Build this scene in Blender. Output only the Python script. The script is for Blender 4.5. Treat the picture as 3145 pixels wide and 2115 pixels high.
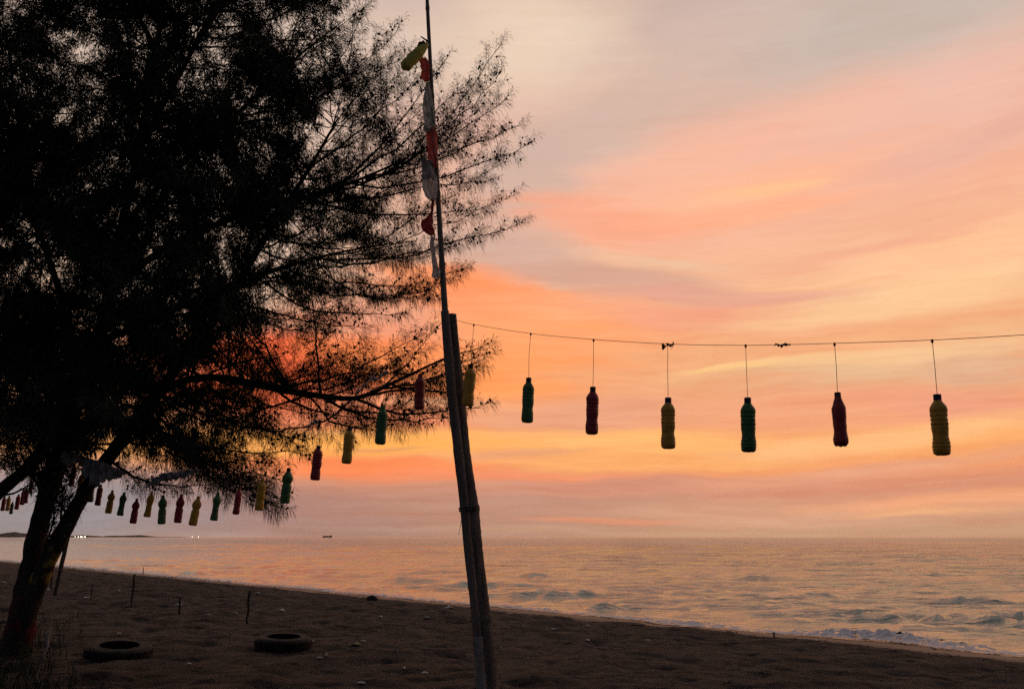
import bpy, bmesh, math, random
import numpy as np
from mathutils import Vector, Matrix
for o in list(bpy.data.objects): bpy.data.objects.remove(o)
scene = bpy.context.scene
C = scene.collection
random.seed(7); RNG = np.random.default_rng(11)

# ------------------------------------------------------------------ camera
F, CX, CY, CAMZ = 2700.0, 1572.5, 1057.5, 2.45
PITCH = math.atan(590.0/F)
cam_d = bpy.data.cameras.new('camera'); cam = bpy.data.objects.new('camera', cam_d); C.objects.link(cam)
cam.location = (0, 0, CAMZ); cam.rotation_euler = (math.pi/2+PITCH, 0, 0)
cam_d.sensor_fit = 'HORIZONTAL'; cam_d.sensor_width = 36.0; cam_d.lens = 36.0*F/3145.0
cam_d.clip_start = 0.05; cam_d.clip_end = 60000
scene.camera = cam

def ray(px, py):
    x = (px-CX)/F; v = (CY-py)/F
    return np.array([x, math.cos(PITCH)-v*math.sin(PITCH), math.sin(PITCH)+v*math.cos(PITCH)])
def P(px, py, Y):                      # the point at distance Y (metres straight ahead) seen at that spot
    d = ray(px, py); t = Y/d[1]
    return np.array([d[0]*t, Y, CAMZ+d[2]*t])
def AE(px, py):
    d = ray(px, py); d = d/np.linalg.norm(d)
    return math.atan2(d[0], d[1]), math.asin(d[2])
def lin(c):
    out = []
    for v in c:
        v = v/255.0
        out.append(v/12.92 if v <= .04045 else ((v+.055)/1.055)**2.4)
    return (*out, 1.0)

# ------------------------------------------------------------------ world: dusk sky with cloud layers
world = bpy.data.worlds.new('World'); scene.world = world; world.use_nodes = True
wt = world.node_tree; wt.nodes.clear()
SUN_AZ, SUN_EL = AE(930, 1640)[0], math.radians(1.5)
def wn(t, **kw):
    n = wt.nodes.new(t)
    for k, v in kw.items(): setattr(n, k, v)
    return n
def wl(a, b): wt.links.new(a, b)
def wmath(op, a, b=None, c=None):
    n = wn('ShaderNodeMath', operation=op)
    for i, v in enumerate((a, b, c)):
        if v is None: continue
        if isinstance(v, (int, float)): n.inputs[i].default_value = v
        else: wl(v, n.inputs[i])
    return n.outputs[0]
tc = wn('ShaderNodeTexCoord'); sep = wn('ShaderNodeSeparateXYZ'); wl(tc.outputs['Generated'], sep.inputs[0])
az = wmath('ARCTAN2', sep.outputs[0], sep.outputs[1]); el = wmath('ARCSINE', sep.outputs[2])
comb = wn('ShaderNodeCombineXYZ'); wl(az, comb.inputs[0]); wl(el, comb.inputs[1])
def wmap(vec, loc=(0,0,0), rot=0, scale=(1,1,1), kind='POINT'):
    n = wn('ShaderNodeMapping', vector_type=kind); wl(vec, n.inputs[0])
    n.inputs[1].default_value = loc; n.inputs[2].default_value = (0, 0, rot); n.inputs[3].default_value = scale
    return n.outputs[0]
def wnoise(vec, detail=4, rough=.55, scale=1.0):
    n = wn('ShaderNodeTexNoise', noise_dimensions='2D'); wl(vec, n.inputs['Vector'])
    n.inputs['Scale'].default_value = scale; n.inputs['Detail'].default_value = detail; n.inputs['Roughness'].default_value = rough
    return n
def wvec(op, a, b):
    n = wn('ShaderNodeVectorMath', operation=op); wl(a, n.inputs[0])
    if isinstance(b, tuple): n.inputs[1].default_value = b
    else: wl(b, n.inputs[1])
    return n
V = comb.outputs[0]
def warp(V, scale, amt, loc=(0,0,0), rot=0.0, det=4):
    nz = wnoise(wmap(V, loc=loc, scale=scale, rot=rot), det)
    return wvec('ADD', V, wvec('MULTIPLY', wvec('SUBTRACT', nz.outputs['Color'], (.5,.5,.5)).outputs[0], amt).outputs[0]).outputs[0]
W = warp(V, (3.0, 9.0, 1), (.16, .030, 0), (3,1,0))
W = warp(W, (9.0, 34.0, 1), (.05, .008, 0), (0,5,0))
streak = wnoise(wmap(W, loc=(1.3,.7,0), rot=math.radians(5), scale=(3.2, 34, 1)), 6, .6).outputs['Fac']
fine = wnoise(wmap(W, loc=(7.3,2.7,0), rot=math.radians(-4), scale=(8, 120, 1)), 6, .68).outputs['Fac']
puff = wnoise(wmap(W, loc=(4.3,9.7,0), rot=math.radians(-15), scale=(6, 14, 1)), 5, .6).outputs['Fac']
ramp = wn('ShaderNodeValToRGB')
E0, E1 = -0.02, 1.5
sepw = wn('ShaderNodeSeparateXYZ'); wl(W, sepw.inputs[0])
mr = wn('ShaderNodeMapRange'); mr.inputs[1].default_value = E0; mr.inputs[2].default_value = E1
wl(sepw.outputs[1], mr.inputs[0]); wl(mr.outputs[0], ramp.inputs[0])
RAMP = [(1647,(205,160,126)),(1600,(208,157,124)),(1540,(212,152,122)),(1480,(222,150,114)),(1440,(240,160,106)),(1380,(248,176,108)),
        (1310,(240,166,118)),(1200,(236,166,122)),(1100,(240,174,124)),(1000,(241,178,132)),(900,(238,182,142)),(800,(243,186,148)),
        (650,(240,180,148)),(500,(236,184,158)),(350,(226,186,166)),(200,(214,186,168)),(50,(204,182,170))]
els = ramp.color_ramp.elements
pts = [((AE(1900, y)[1]-E0)/(E1-E0), lin(c)) for y, c in RAMP] + [((.95-E0)/(E1-E0), lin((150,142,144))), (1.0, lin((104,102,110)))]
els[0].position, els[0].color = pts[0]; els[1].position, els[1].color = pts[-1]
for p, c in pts[1:-1]:
    e = els.new(p); e.color = c
col = ramp.outputs[0]
def wmix(fac, a, b, mode='MIX'):
    n = wn('ShaderNodeMix', data_type='RGBA', blend_type=mode)
    for i, v in ((0, fac), (6, a), (7, b)):
        if isinstance(v, (int, float)): n.inputs[i].default_value = v
        elif isinstance(v, tuple): n.inputs[i].default_value = v
        else: wl(v, n.inputs[i])
    return n.outputs[2]
# cloud layers: where (as seen ahead), half extents, tilt (deg, rising to the right), colour, cover, ragged
CLOUDS = [
 (450,520,1000,620,0,(208,194,176),.75,.2),
 (1600,130,430,210,0,(234,210,184),.9,.25),
 (1150,130,500,150,0,(220,198,178),.7,.2),
 (2800,30,900,170,4,(198,184,172),.9,.25),
 (1850,400,420,150,12,(208,184,168),.8,.3),
 (1650,560,250,220,0,(206,180,164),.8,.25),
 (2350,520,650,200,10,(244,188,160),.8,.35),
 (2950,330,500,180,8,(236,190,170),.7,.3),
 (2300,610,560,95,6,(250,186,148),.85,.5),
 (1850,690,320,90,-8,(248,174,140),.85,.5),
 (2350,640,330,26,2,(254,180,140),.8,.7),
 (2750,745,420,30,6,(240,168,140),.55,.7),
 (2850,480,420,50,8,(230,178,158),.6,.6),
 (2350,590,190,24,2,(255,198,146),.8,.7),
 (2850,800,600,80,6,(252,200,152),.85,.5),
 (1540,770,330,95,-12,(210,176,157),.9,.3),
 (1800,850,470,55,-7,(213,168,146),.9,.45),
 (2000,800,280,26,-5,(234,192,156),.8,.7),
 (2200,915,420,40,-6,(228,168,146),.8,.7),
 (1460,905,370,85,-9,(255,150,94),.95,.4),
 (1800,980,430,70,-7,(252,172,122),.9,.5),
 (2200,985,420,50,-6,(242,166,132),.8,.7),
 (1560,1060,420,110,-4,(255,164,104),.9,.45),
 (1480,1170,360,90,-3,(255,160,90),.9,.45),
 (1200,980,260,90,-8,(236,160,128),.85,.4),
 (2750,930,460,60,4,(250,206,154),.8,.6),
 (2400,1120,420,24,2,(250,206,144),.75,.8),
 (2250,1125,170,12,1,(255,212,142),.7,.8),
 (2850,1090,420,60,5,(242,200,150),.8,.7),
 (2600,1165,420,36,-3,(224,182,142),.6,.8),
 (3050,1130,220,60,0,(222,180,146),.6,.7),
 (1900,1170,420,40,-3,(240,174,126),.7,.8),
 (1780,1265,400,60,0,(230,164,128),.85,.55),
 (2550,1250,420,60,-3,(242,170,128),.8,.6),
 (2950,1250,330,60,-5,(236,162,130),.8,.6),
 (930,1110,420,120,-3,(250,106,62),.95,.35),
 (680,1180,340,120,-4,(242,104,62),.85,.35),
 (1250,1120,280,90,-3,(255,146,84),.9,.45),
 (1150,1270,300,50,-3,(244,144,102),.85,.4),
 (1900,1350,620,40,-1,(255,188,114),.95,.55),
 (2750,1345,560,40,5,(252,192,130),.95,.45),
 (1150,1355,420,46,0,(255,182,92),.95,.45),
 (700,1365,420,60,0,(255,176,90),.95,.35),
 (300,1350,420,80,0,(244,172,104),.6,.4),
 (1580,1395,170,18,4,(230,162,118),.8,.8),
 (1180,1378,150,9,2,(218,152,104),.6,.8),
 (2050,1420,520,26,0,(250,178,110),.85,.7),
 (1150,1440,470,36,-1,(254,146,92),.95,.35),
 (1700,1470,420,22,-1,(242,150,106),.9,.5),
 (900,1590,950,110,-2,(172,136,124),1.0,.12),
 (100,1560,620,150,0,(152,144,144),1.0,.12),
 (1700,1560,560,75,2,(190,142,118),.9,.25),
 (2100,1490,640,28,2,(212,150,124),.9,.45),
 (2700,1440,480,28,4,(228,164,128),.85,.6),
 (2300,1570,560,50,0,(216,164,130),.8,.35),
 (2950,1540,420,22,1,(240,170,124),.9,.6),
 (2900,1575,320,14,0,(248,184,128),.7,.8),
 (1900,1600,230,10,1,(230,156,118),.7,.7),
 (2500,1640,1300,24,0,(208,164,128),.7,.15),
]
W1n = wn('ShaderNodeCombineXYZ'); wl(sepw.outputs[0], W1n.inputs[0]); wl(sepw.outputs[1], W1n.inputs[1]); W1n.inputs[2].default_value = 1.0; W1 = W1n.outputs[0]
def wdot(v, c):
    n = wn('ShaderNodeVectorMath', operation='DOT_PRODUCT'); wl(v, n.inputs[0]); n.inputs[1].default_value = c; return n.outputs['Value']
streak_c = wmath('SUBTRACT', streak, .5); puff_c = wmath('SUBTRACT', puff, .5)
for (px, py, wx, wy, rot, c, op, rag) in CLOUDS:
    a0, e0 = AE(px, py)
    s = 1.0/F*math.cos(e0)
    ca, sa = math.cos(math.radians(rot)), math.sin(math.radians(rot)); ka, ke = 1/(wx*s*1.25), 1/(wy*s*1.25)
    p_ = wdot(W1, (ca*ka, sa*ka, -(ca*a0+sa*e0)*ka)); q_ = wdot(W1, (-sa*ke, ca*ke, (sa*a0-ca*e0)*ke))
    r_ = wmath('SQRT', wmath('MULTIPLY_ADD', p_, p_, wmath('MULTIPLY', q_, q_)))
    nz = wmath('MULTIPLY_ADD', streak_c if wy < 130 else puff_c, 2.4*rag, r_)
    m = wn('ShaderNodeMapRange', interpolation_type='SMOOTHSTEP'); wl(nz, m.inputs[0])
    m.inputs[1].default_value = .25; m.inputs[2].default_value = 1.08
    m.inputs[3].default_value = op; m.inputs[4].default_value = 0
    col = wmix(m.outputs[0], col, lin(c))
# thin fibres through all clouds
fh = wn('ShaderNodeMapRange'); wl(el, fh.inputs[0]); fh.inputs[1].default_value = .10; fh.inputs[2].default_value = .42; fh.inputs[3].default_value = 1.0; fh.inputs[4].default_value = .30
fib = wmath('MULTIPLY_ADD', wmath('MULTIPLY_ADD', wmath('SUBTRACT', fine, .5), .40, wmath('MULTIPLY', streak_c, .30)), fh.outputs[0], wmath('MULTIPLY_ADD', puff_c, .16, 1.0))
fv = wn('ShaderNodeCombineXYZ'); wl(wmath('MULTIPLY', wmath('POWER', fib, .5), 1.08), fv.inputs[0]); wl(wmath('MULTIPLY', fib, 1.03), fv.inputs[1]); wl(wmath('MULTIPLY', wmath('POWER', fib, 1.3), 1.04), fv.inputs[2])
col = wvec('MULTIPLY', col, fv.outputs[0]).outputs[0]
# away from the sunset the cloud deck turns a dull blue grey
aa = wmath('ABSOLUTE', wmath('SUBTRACT', az, SUN_AZ+.35))
am = wn('ShaderNodeMapRange', interpolation_type='SMOOTHSTEP'); wl(aa, am.inputs[0])
am.inputs[1].default_value = .70; am.inputs[2].default_value = 1.75; am.inputs[3].default_value = 0; am.inputs[4].default_value = 1
col = wmix(am.outputs[0], col, lin((74,75,86)))
sky = wn('ShaderNodeTexSky', sky_type='NISHITA', sun_disc=False, sun_elevation=SUN_EL, sun_rotation=SUN_AZ, air_density=1.5, dust_density=3.0)
b1 = wn('ShaderNodeBackground'); wl(sky.outputs[0], b1.inputs[0]); b1.inputs[1].default_value = .06
b2 = wn('ShaderNodeBackground'); wl(col, b2.inputs[0]); b2.inputs[1].default_value = 1.0
ms = wn('ShaderNodeMixShader'); ms.inputs[0].default_value = .97; wl(b1.outputs[0], ms.inputs[1]); wl(b2.outputs[0], ms.inputs[2])
wo = wn('ShaderNodeOutputWorld'); wl(ms.outputs[0], wo.inputs[0])
world.cycles.sampling_method = 'NONE'

sun_d = bpy.data.lights.new('sun', 'SUN'); sun = bpy.data.objects.new('sun', sun_d); C.objects.link(sun)
sun_d.energy = .02; sun_d.angle = math.radians(40); sun_d.color = (1, .55, .28)
sd = Vector((math.sin(SUN_AZ)*math.cos(.06), math.cos(SUN_AZ)*math.cos(.06), math.sin(.06)))
sun.rotation_euler = sd.to_track_quat('Z', 'Y').to_euler(); sun.location = sd*50
vs = scene.view_settings; vs.view_transform = 'Standard'; vs.look = 'None'; vs.exposure = 0; vs.gamma = 1; vs.use_curve_mapping = False
scene.cycles.max_bounces = 4; scene.cycles.transparent_max_bounces = 6; scene.cycles.use_denoising = False
scene.cycles.use_adaptive_sampling = True; scene.cycles.adaptive_threshold = .012; scene.cycles.adaptive_min_samples = 12

# ------------------------------------------------------------------ helpers
PERM = np.random.default_rng(3).permutation(512)
PERM = np.concatenate([PERM, PERM, PERM])
def pn(x, y, seed=0):                     # gradient noise, about -1..1
    x = np.asarray(x, float)+seed*17.31; y = np.asarray(y, float)+seed*9.77
    xi = np.floor(x).astype(int); yi = np.floor(y).astype(int); fx = x-xi; fy = y-yi
    u = fx*fx*fx*(fx*(fx*6-15)+10); v = fy*fy*fy*(fy*(fy*6-15)+10)
    def g(ix, iy, dx, dy):
        h = PERM[(PERM[ix & 511]+iy) & 511]*(2*math.pi/512)
        return np.cos(h)*dx+np.sin(h)*dy
    a = g(xi, yi, fx, fy); b = g(xi+1, yi, fx-1, fy); c = g(xi, yi+1, fx, fy-1); d = g(xi+1, yi+1, fx-1, fy-1)
    return (a+(b-a)*u+((c+(d-c)*u)-(a+(b-a)*u))*v)*1.5
def fbm(x, y, o=4, seed=0):
    s = 0; a = 1.0; f = 1.0
    for i in range(o): s = s+a*pn(x*f, y*f, seed+i); a *= .5; f *= 2.03
    return s
def mesh_obj(name, verts, faces, m=None, parent=None, smooth=False, quads=None):
    me = bpy.data.meshes.new(name)
    if isinstance(verts, np.ndarray) and isinstance(faces, np.ndarray):
        k = faces.shape[1]
        me.vertices.add(len(verts)); me.vertices.foreach_set('co', verts.astype(np.float32).ravel())
        me.loops.add(faces.size); me.loops.foreach_set('vertex_index', faces.astype(np.int32).ravel())
        me.polygons.add(len(faces)); me.polygons.foreach_set('loop_start', np.arange(0, faces.size, k, dtype=np.int32))
        me.update(calc_edges=True); me.validate()
    else:
        me.from_pydata([tuple(map(float, v)) for v in verts], [], [tuple(map(int, f)) for f in faces]); me.update()
    if smooth: me.polygons.foreach_set('use_smooth', [True]*len(me.polygons))
    o = bpy.data.objects.new(name, me); C.objects.link(o)
    if m: me.materials.append(m)
    if parent: o.parent = parent
    return o
def empty(name, loc=(0,0,0)):
    o = bpy.data.objects.new(name, None); C.objects.link(o); o.location = loc; o.empty_display_size = .1; return o
def tag(o, label, cat, group=None):
    o['label'] = label; o['category'] = cat
    if group: o['group'] = group
    return o
def grid_faces(nr, nc, wrap=False):
    r = np.arange(nr-1)[:, None]; c = np.arange(nc if wrap else nc-1)[None, :]
    c2 = (c+1) % nc
    return np.stack([r*nc+c, r*nc+c2, (r+1)*nc+c2, (r+1)*nc+c], -1).reshape(-1, 4)
def tube(pts, rad, sides=8, cap=True, lump=0.0):
    pts = np.asarray(pts, float); rad = np.broadcast_to(np.asarray(rad, float), (len(pts),))
    tg = np.gradient(pts, axis=0); tg /= np.linalg.norm(tg, axis=1)[:, None]+1e-12
    up = np.array([0, 0, 1.0]) if abs(tg[0][2]) < .9 else np.array([1.0, 0, 0])
    n = np.cross(tg[0], up); n /= np.linalg.norm(n)
    vs_ = []
    for i in range(len(pts)):
        n = n-tg[i]*np.dot(n, tg[i]); n /= np.linalg.norm(n); b = np.cross(tg[i], n)
        an = np.arange(sides)*2*math.pi/sides
        r = rad[i]*(1+lump*RNG.normal(size=sides)) if lump else np.full(sides, rad[i])
        vs_.append(pts[i]+r[:, None]*(np.cos(an)[:, None]*n+np.sin(an)[:, None]*b))
    v = np.concatenate(vs_); f = grid_faces(len(pts), sides, True).tolist()
    if cap:
        f.append(list(range(sides))[::-1]); f.append(list(range((len(pts)-1)*sides, len(pts)*sides)))
    return v, f
def spline(pts, n):
    pts = np.asarray(pts, float); m = len(pts)
    t = np.linspace(0, m-1, n); out = np.zeros((n, pts.shape[1]))
    for i, u in enumerate(t):
        k = min(int(u), m-2); s = u-k
        p0 = pts[max(k-1, 0)]; p1 = pts[k]; p2 = pts[k+1]; p3 = pts[min(k+2, m-1)]
        out[i] = .5*((2*p1)+(-p0+p2)*s+(2*p0-5*p1+4*p2-p3)*s*s+(-p0+3*p1-3*p2+p3)*s**3)
    return out
def merge(parts):
    V_, F_, o = [], [], 0
    for v, f in parts:
        V_.append(np.asarray(v)); F_ += [[i+o for i in q] for q in f]; o += len(v)
    return np.concatenate(V_), F_

def mat(name, c1, c2=None, rough=.8, scale=8.0, bump=0.0, bscale=40.0, spec=.3, stretch=(1,1,1), detail=5, coord='Object', metallic=0, trans=0.0):
    m = bpy.data.materials.new(name); m.use_nodes = True; nt = m.node_tree; b = nt.nodes['Principled BSDF']
    b.inputs['Roughness'].default_value = rough; b.inputs['Specular IOR Level'].default_value = spec
    tcn = nt.nodes.new('ShaderNodeTexCoord'); mp = nt.nodes.new('ShaderNodeMapping'); mp.inputs[3].default_value = stretch
    nt.links.new(tcn.outputs[coord], mp.inputs[0])
    nz = nt.nodes.new('ShaderNodeTexNoise'); nz.inputs['Scale'].default_value = scale; nz.inputs['Detail'].default_value = detail
    nt.links.new(mp.outputs[0], nz.inputs['Vector'])
    rp = nt.nodes.new('ShaderNodeValToRGB'); rp.color_ramp.elements[0].position = .33; rp.color_ramp.elements[1].position = .67
    rp.color_ramp.elements[0].color = (*c1, 1); rp.color_ramp.elements[1].color = (*(c2 or tuple(x*.75 for x in c1)), 1)
    nt.links.new(nz.outputs['Fac'], rp.inputs[0]); nt.links.new(rp.outputs[0], b.inputs['Base Color'])
    if bump:
        n2 = nt.nodes.new('ShaderNodeTexNoise'); n2.inputs['Scale'].default_value = bscale; n2.inputs['Detail'].default_value = 4
        nt.links.new(mp.outputs[0], n2.inputs['Vector'])
        bp = nt.nodes.new('ShaderNodeBump'); bp.inputs['Strength'].default_value = bump; bp.inputs['Distance'].default_value = .02
        nt.links.new(n2.outputs['Fac'], bp.inputs['Height']); nt.links.new(bp.outputs[0], b.inputs['Normal'])
    if trans:
        tr = nt.nodes.new('ShaderNodeBsdfTranslucent'); nt.links.new(rp.outputs[0], tr.inputs[0])
        mx = nt.nodes.new('ShaderNodeMixShader'); mx.inputs[0].default_value = trans
        nt.links.new(b.outputs[0], mx.inputs[1]); nt.links.new(tr.outputs[0], mx.inputs[2])
        nt.links.new(mx.outputs[0], nt.nodes['Material Output'].inputs[0])
    return m

# ------------------------------------------------------------------ beach
NS = np.array([.7600, .6499]); US = np.array([-.6499, .7600]); D0 = 20.7       # seaward normal, along shore, distance to the waterline
def shore(X, Y):
    return D0-(X*NS[0]+Y*NS[1]), X*US[0]+Y*US[1]
def shore_off(t):
    return .45*pn(t/5.0, 0*t+.3, 1)+.25*pn(t/1.9, 0*t+.7, 2)
def sand_z(X, Y, fine=True):
    X = np.asarray(X, float); Y = np.asarray(Y, float)
    d, t = shore(X, Y)
    w = np.clip((d+4)/4, 0, 1)
    de = d+shore_off(t)*np.clip(1-np.abs(d)/9, 0, 1)
    jag = .55*pn(t/2.2, d*.25, 4)+.3*pn(t/.8, d*.6, 5)
    ds = de+jag*np.clip((d-2)/3, 0, 1)
    z = np.interp(de, [-30,-6,-2,0,3,6,9,14,25,60,400], [-5,-.8,-.22,0,.24,.46,.66,.84,1.0,1.15,1.6])
    z = z+.20/(1+np.exp(-(ds-6.0)*6))*np.clip((26-d)/12, 0, 1)
    if fine:
        dry = np.clip((de-4.5)/3, 0, 1)
        z = z+dry*(.045*fbm(X*.5, Y*.5, 3, 6)+.038*fbm(X*1.7, Y*1.7, 4, 8)-.16*np.clip(pn(X*2.2, Y*2.2, 12)-.36, 0, 1)-.12*np.clip(pn(X*3.1, Y*3.1, 13)-.42, 0, 1)+.08*np.clip(pn(X*1.1, Y*1.1, 14)-.30, 0, 1))
        z = z+(1-dry)*.006*pn(X*1.2, Y*1.2, 10)
    return z
def sz(x, y): return float(sand_z(np.array([x]), np.array([y]))[0])
def ground_hit(px, py):
    d = ray(px, py); lo, hi = 2.0, 200.0
    ts = np.linspace(lo, hi, 4000); h = CAMZ+d[2]*ts-sand_z(d[0]*ts, d[1]*ts)
    k = np.argmax(h < 0)
    if k == 0: k = 1
    t0, t1 = ts[k-1], ts[k]; h0, h1 = h[k-1], h[k]
    t = t0+(t1-t0)*h0/(h0-h1+1e-9)
    return np.array([d[0]*t, d[1]*t, CAMZ+d[2]*t])
def graded(a, b, lo, hi, step, grow=1.12):
    core = list(np.arange(lo, hi, step)); s = step; x = core[-1]
    while x < b: s *= grow; x += s; core.append(x)
    s = step; x = core[0]
    while x > a: s *= grow; x -= s; core.insert(0, x)
    return np.array(core)
tt = graded(-60, 420, -9, 34, .105, 1.035); dd = graded(-6, 160, -1.5, 21, .095, 1.12)
TT, DD = np.meshgrid(tt, dd)
GX = NS[0]*(D0-DD)+US[0]*TT; GY = NS[1]*(D0-DD)+US[1]*TT
GZ = sand_z(GX, GY)
print('sand', GX.size)
sm = bpy.data.materials.new('sand'); sm.use_nodes = True
nt = sm.node_tree; b = nt.nodes['Principled BSDF']
def N(t, **kw):
    n = nt.nodes.new(t)
    for k, v in kw.items(): setattr(n, k, v)
    return n
geo = N('ShaderNodeNewGeometry')
n1 = N('ShaderNodeTexNoise'); n1.inputs['Scale'].default_value = 1.1; n1.inputs['Detail'].default_value = 8; n1.inputs['Roughness'].default_value = .65; nt.links.new(geo.outputs['Position'], n1.inputs['Vector'])
n2 = N('ShaderNodeTexNoise'); n2.inputs['Scale'].default_value = 14; n2.inputs['Detail'].default_value = 8; n2.inputs['Roughness'].default_value = .75; nt.links.new(geo.outputs['Position'], n2.inputs['Vector'])
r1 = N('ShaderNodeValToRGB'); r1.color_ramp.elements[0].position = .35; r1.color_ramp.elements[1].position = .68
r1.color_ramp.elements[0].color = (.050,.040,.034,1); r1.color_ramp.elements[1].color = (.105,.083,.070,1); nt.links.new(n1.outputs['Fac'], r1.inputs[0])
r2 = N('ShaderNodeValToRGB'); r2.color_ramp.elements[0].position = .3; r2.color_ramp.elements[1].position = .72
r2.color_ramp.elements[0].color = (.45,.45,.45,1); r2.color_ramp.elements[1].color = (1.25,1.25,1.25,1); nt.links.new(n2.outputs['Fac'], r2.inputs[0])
mx = N('ShaderNodeMix', data_type='RGBA', blend_type='MULTIPLY'); mx.inputs[0].default_value = 1; nt.links.new(r1.outputs[0], mx.inputs[6]); nt.links.new(r2.outputs[0], mx.inputs[7])
n5 = N('ShaderNodeTexNoise'); n5.inputs['Scale'].default_value = 2.6; n5.inputs['Detail'].default_value = 12; n5.inputs['Roughness'].default_value = .68; nt.links.new(geo.outputs['Position'], n5.inputs['Vector'])
r5 = N('ShaderNodeValToRGB'); r5.color_ramp.elements[0].position = .40; r5.color_ramp.elements[1].position = .54
r5.color_ramp.elements[0].color = (.30,.30,.30,1); r5.color_ramp.elements[1].color = (1,1,1,1); nt.links.new(n5.outputs['Fac'], r5.inputs[0])
mx5 = N('ShaderNodeMix', data_type='RGBA', blend_type='MULTIPLY'); mx5.inputs[0].default_value = 1; nt.links.new(mx.outputs[2], mx5.inputs[6]); nt.links.new(r5.outputs[0], mx5.inputs[7]); mx = mx5
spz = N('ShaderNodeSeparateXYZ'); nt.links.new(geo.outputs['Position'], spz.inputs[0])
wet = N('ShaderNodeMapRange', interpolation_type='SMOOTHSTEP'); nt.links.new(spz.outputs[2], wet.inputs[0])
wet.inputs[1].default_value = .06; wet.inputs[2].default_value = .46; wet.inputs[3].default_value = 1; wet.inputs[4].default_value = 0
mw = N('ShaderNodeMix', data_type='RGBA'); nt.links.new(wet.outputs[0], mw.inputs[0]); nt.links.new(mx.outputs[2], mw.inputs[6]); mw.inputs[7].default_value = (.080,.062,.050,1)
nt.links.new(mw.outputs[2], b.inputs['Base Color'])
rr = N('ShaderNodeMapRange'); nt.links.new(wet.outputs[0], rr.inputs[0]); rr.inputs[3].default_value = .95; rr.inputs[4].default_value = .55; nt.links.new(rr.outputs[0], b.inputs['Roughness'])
b.inputs['Specular IOR Level'].default_value = .25
bp = N('ShaderNodeBump'); bp.inputs['Strength'].default_value = 1; bp.inputs['Distance'].default_value = .07
n3 = N('ShaderNodeTexNoise'); n3.inputs['Scale'].default_value = 5; n3.inputs['Detail'].default_value = 9; n3.inputs['Roughness'].default_value = .7; nt.links.new(geo.outputs['Position'], n3.inputs['Vector'])
bh = N('ShaderNodeMath', operation='MULTIPLY'); nt.links.new(n3.outputs['Fac'], bh.inputs[0])
dr = N('ShaderNodeMapRange'); nt.links.new(wet.outputs[0], dr.inputs[0]); dr.inputs[3].default_value = 1; dr.inputs[4].default_value = .08; nt.links.new(dr.outputs[0], bh.inputs[1])
nt.links.new(bh.outputs[0], bp.inputs['Height']); nt.links.new(bp.outputs[0], b.inputs['Normal'])
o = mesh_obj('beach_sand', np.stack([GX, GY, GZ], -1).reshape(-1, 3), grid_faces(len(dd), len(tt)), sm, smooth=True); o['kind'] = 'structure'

# ------------------------------------------------------------------ sea
rows = [9.0]
while rows[-1] < 5600: rows.append(rows[-1]*(1.0088 if rows[-1] < 120 else 1.012 if rows[-1] < 700 else 1.07))
rows = np.array(rows)
su = np.sinh(np.linspace(-1, 1, 520)*2.1)/np.sinh(2.1)*2.6
SX = su[None, :]*rows[:, None]; SY = np.repeat(rows[:, None], len(su), 1)
d_s, t_s = shore(SX, SY); off = -d_s                                  # metres out from the waterline
HUMPS = [(1690,1832,135,.30),(1870,1872,75,.24),(2690,1898,110,.30),(3080,1912,170,.36),(2840,1768,70,.30),(1390,1760,75,.28),(2320,1784,60,.28),
 (2130,1822,70,.22),(1640,1773,40,.20),(2540,1845,55,.2),(760,1785,70,.2),(880,1762,60,.22),(1010,1812,90,.25),(820,1715,60,.25),(1260,1782,50,.2),
 (2650,1728,70,.3),(2900,1760,60,.25),(2420,1865,80,.2),(2030,1905,80,.2),(1980,1755,60,.22),(2250,1722,70,.25),(3000,1850,70,.22),(560,1762,90,.2),(430,1738,90,.2),(2860,1930,90,.2),(1780,1715,60,.2)]
rr_ = np.random.default_rng(5)
for k in range(40):
    HUMPS.append((rr_.uniform(300, 3400), 1668+230*rr_.random()**1.7, rr_.uniform(40, 110), rr_.uniform(.06, .16)))
def wave_z(X, Y, step):
    d, t = shore(X, Y); o_ = np.clip(-d, 0, None)
    amp = np.clip(o_/5, .12, 1)
    z = np.zeros_like(X)
    for (lx, ly, a, sd) in ((60, 16, .36, 17), (24, 7, .26, 18), (9, 2.8, .16, 20), (3.4, 1.2, .135, 23), (1.5, .55, .075, 27), (.7, .26, .03, 31)):
        wx = X+.9*pn(X/5, Y/5, sd+1); wy = Y+.5*pn(X/3, Y/3, sd+2)
        r = pn(wx/lx, wy/ly, sd); r = (1-np.abs(r)*1.35)**2*np.sign(1-np.abs(r)*1.35)
        z = z+a*(r-.45)*np.clip(1.6-step/(ly*.30), 0, 1)*(np.clip((o_-10)/60, 0, 1) if lx > 20 else 1)
    z = z*amp
    for (px, py, w, h) in HUMPS:
        r = ray(px, py); tq = -CAMZ/r[2]; hx, hy = r[0]*tq, r[1]*tq
        if hy > 140: continue
        wd = w*hy/F*1.6
        box = (np.abs(X-hx) < wd*2.2) & (np.abs(Y-hy) < wd*1.2+2.5)
        if not box.any(): continue
        Xb, Yb = X[box], Y[box]; ddx = (Xb-hx)/wd; cy = hy+.10*wd*np.sin(ddx*2)+.14*wd*ddx*ddx
        cy = cy+.25*pn(Xb/1.1, Yb/3, 61)
        q = (Yb-cy)
        lw = .30+.010*hy
        prof = np.where(q < 0, np.exp(-(q/(lw*1.0))**2), np.exp(-(q/(lw*3.2))**2))
        z[box] += .60*h*prof*np.exp(-(ddx**2)*1.1)*np.clip(o_[box]/2.0, .0, 1)*np.clip(.8+.9*pn(Xb*1.3, Yb*1.3, 40)+.4*pn(Xb*4, Yb*4, 41), 0, 2)
    return z
stepg = np.repeat((np.gradient(rows))[:, None], len(su), 1)
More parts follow.
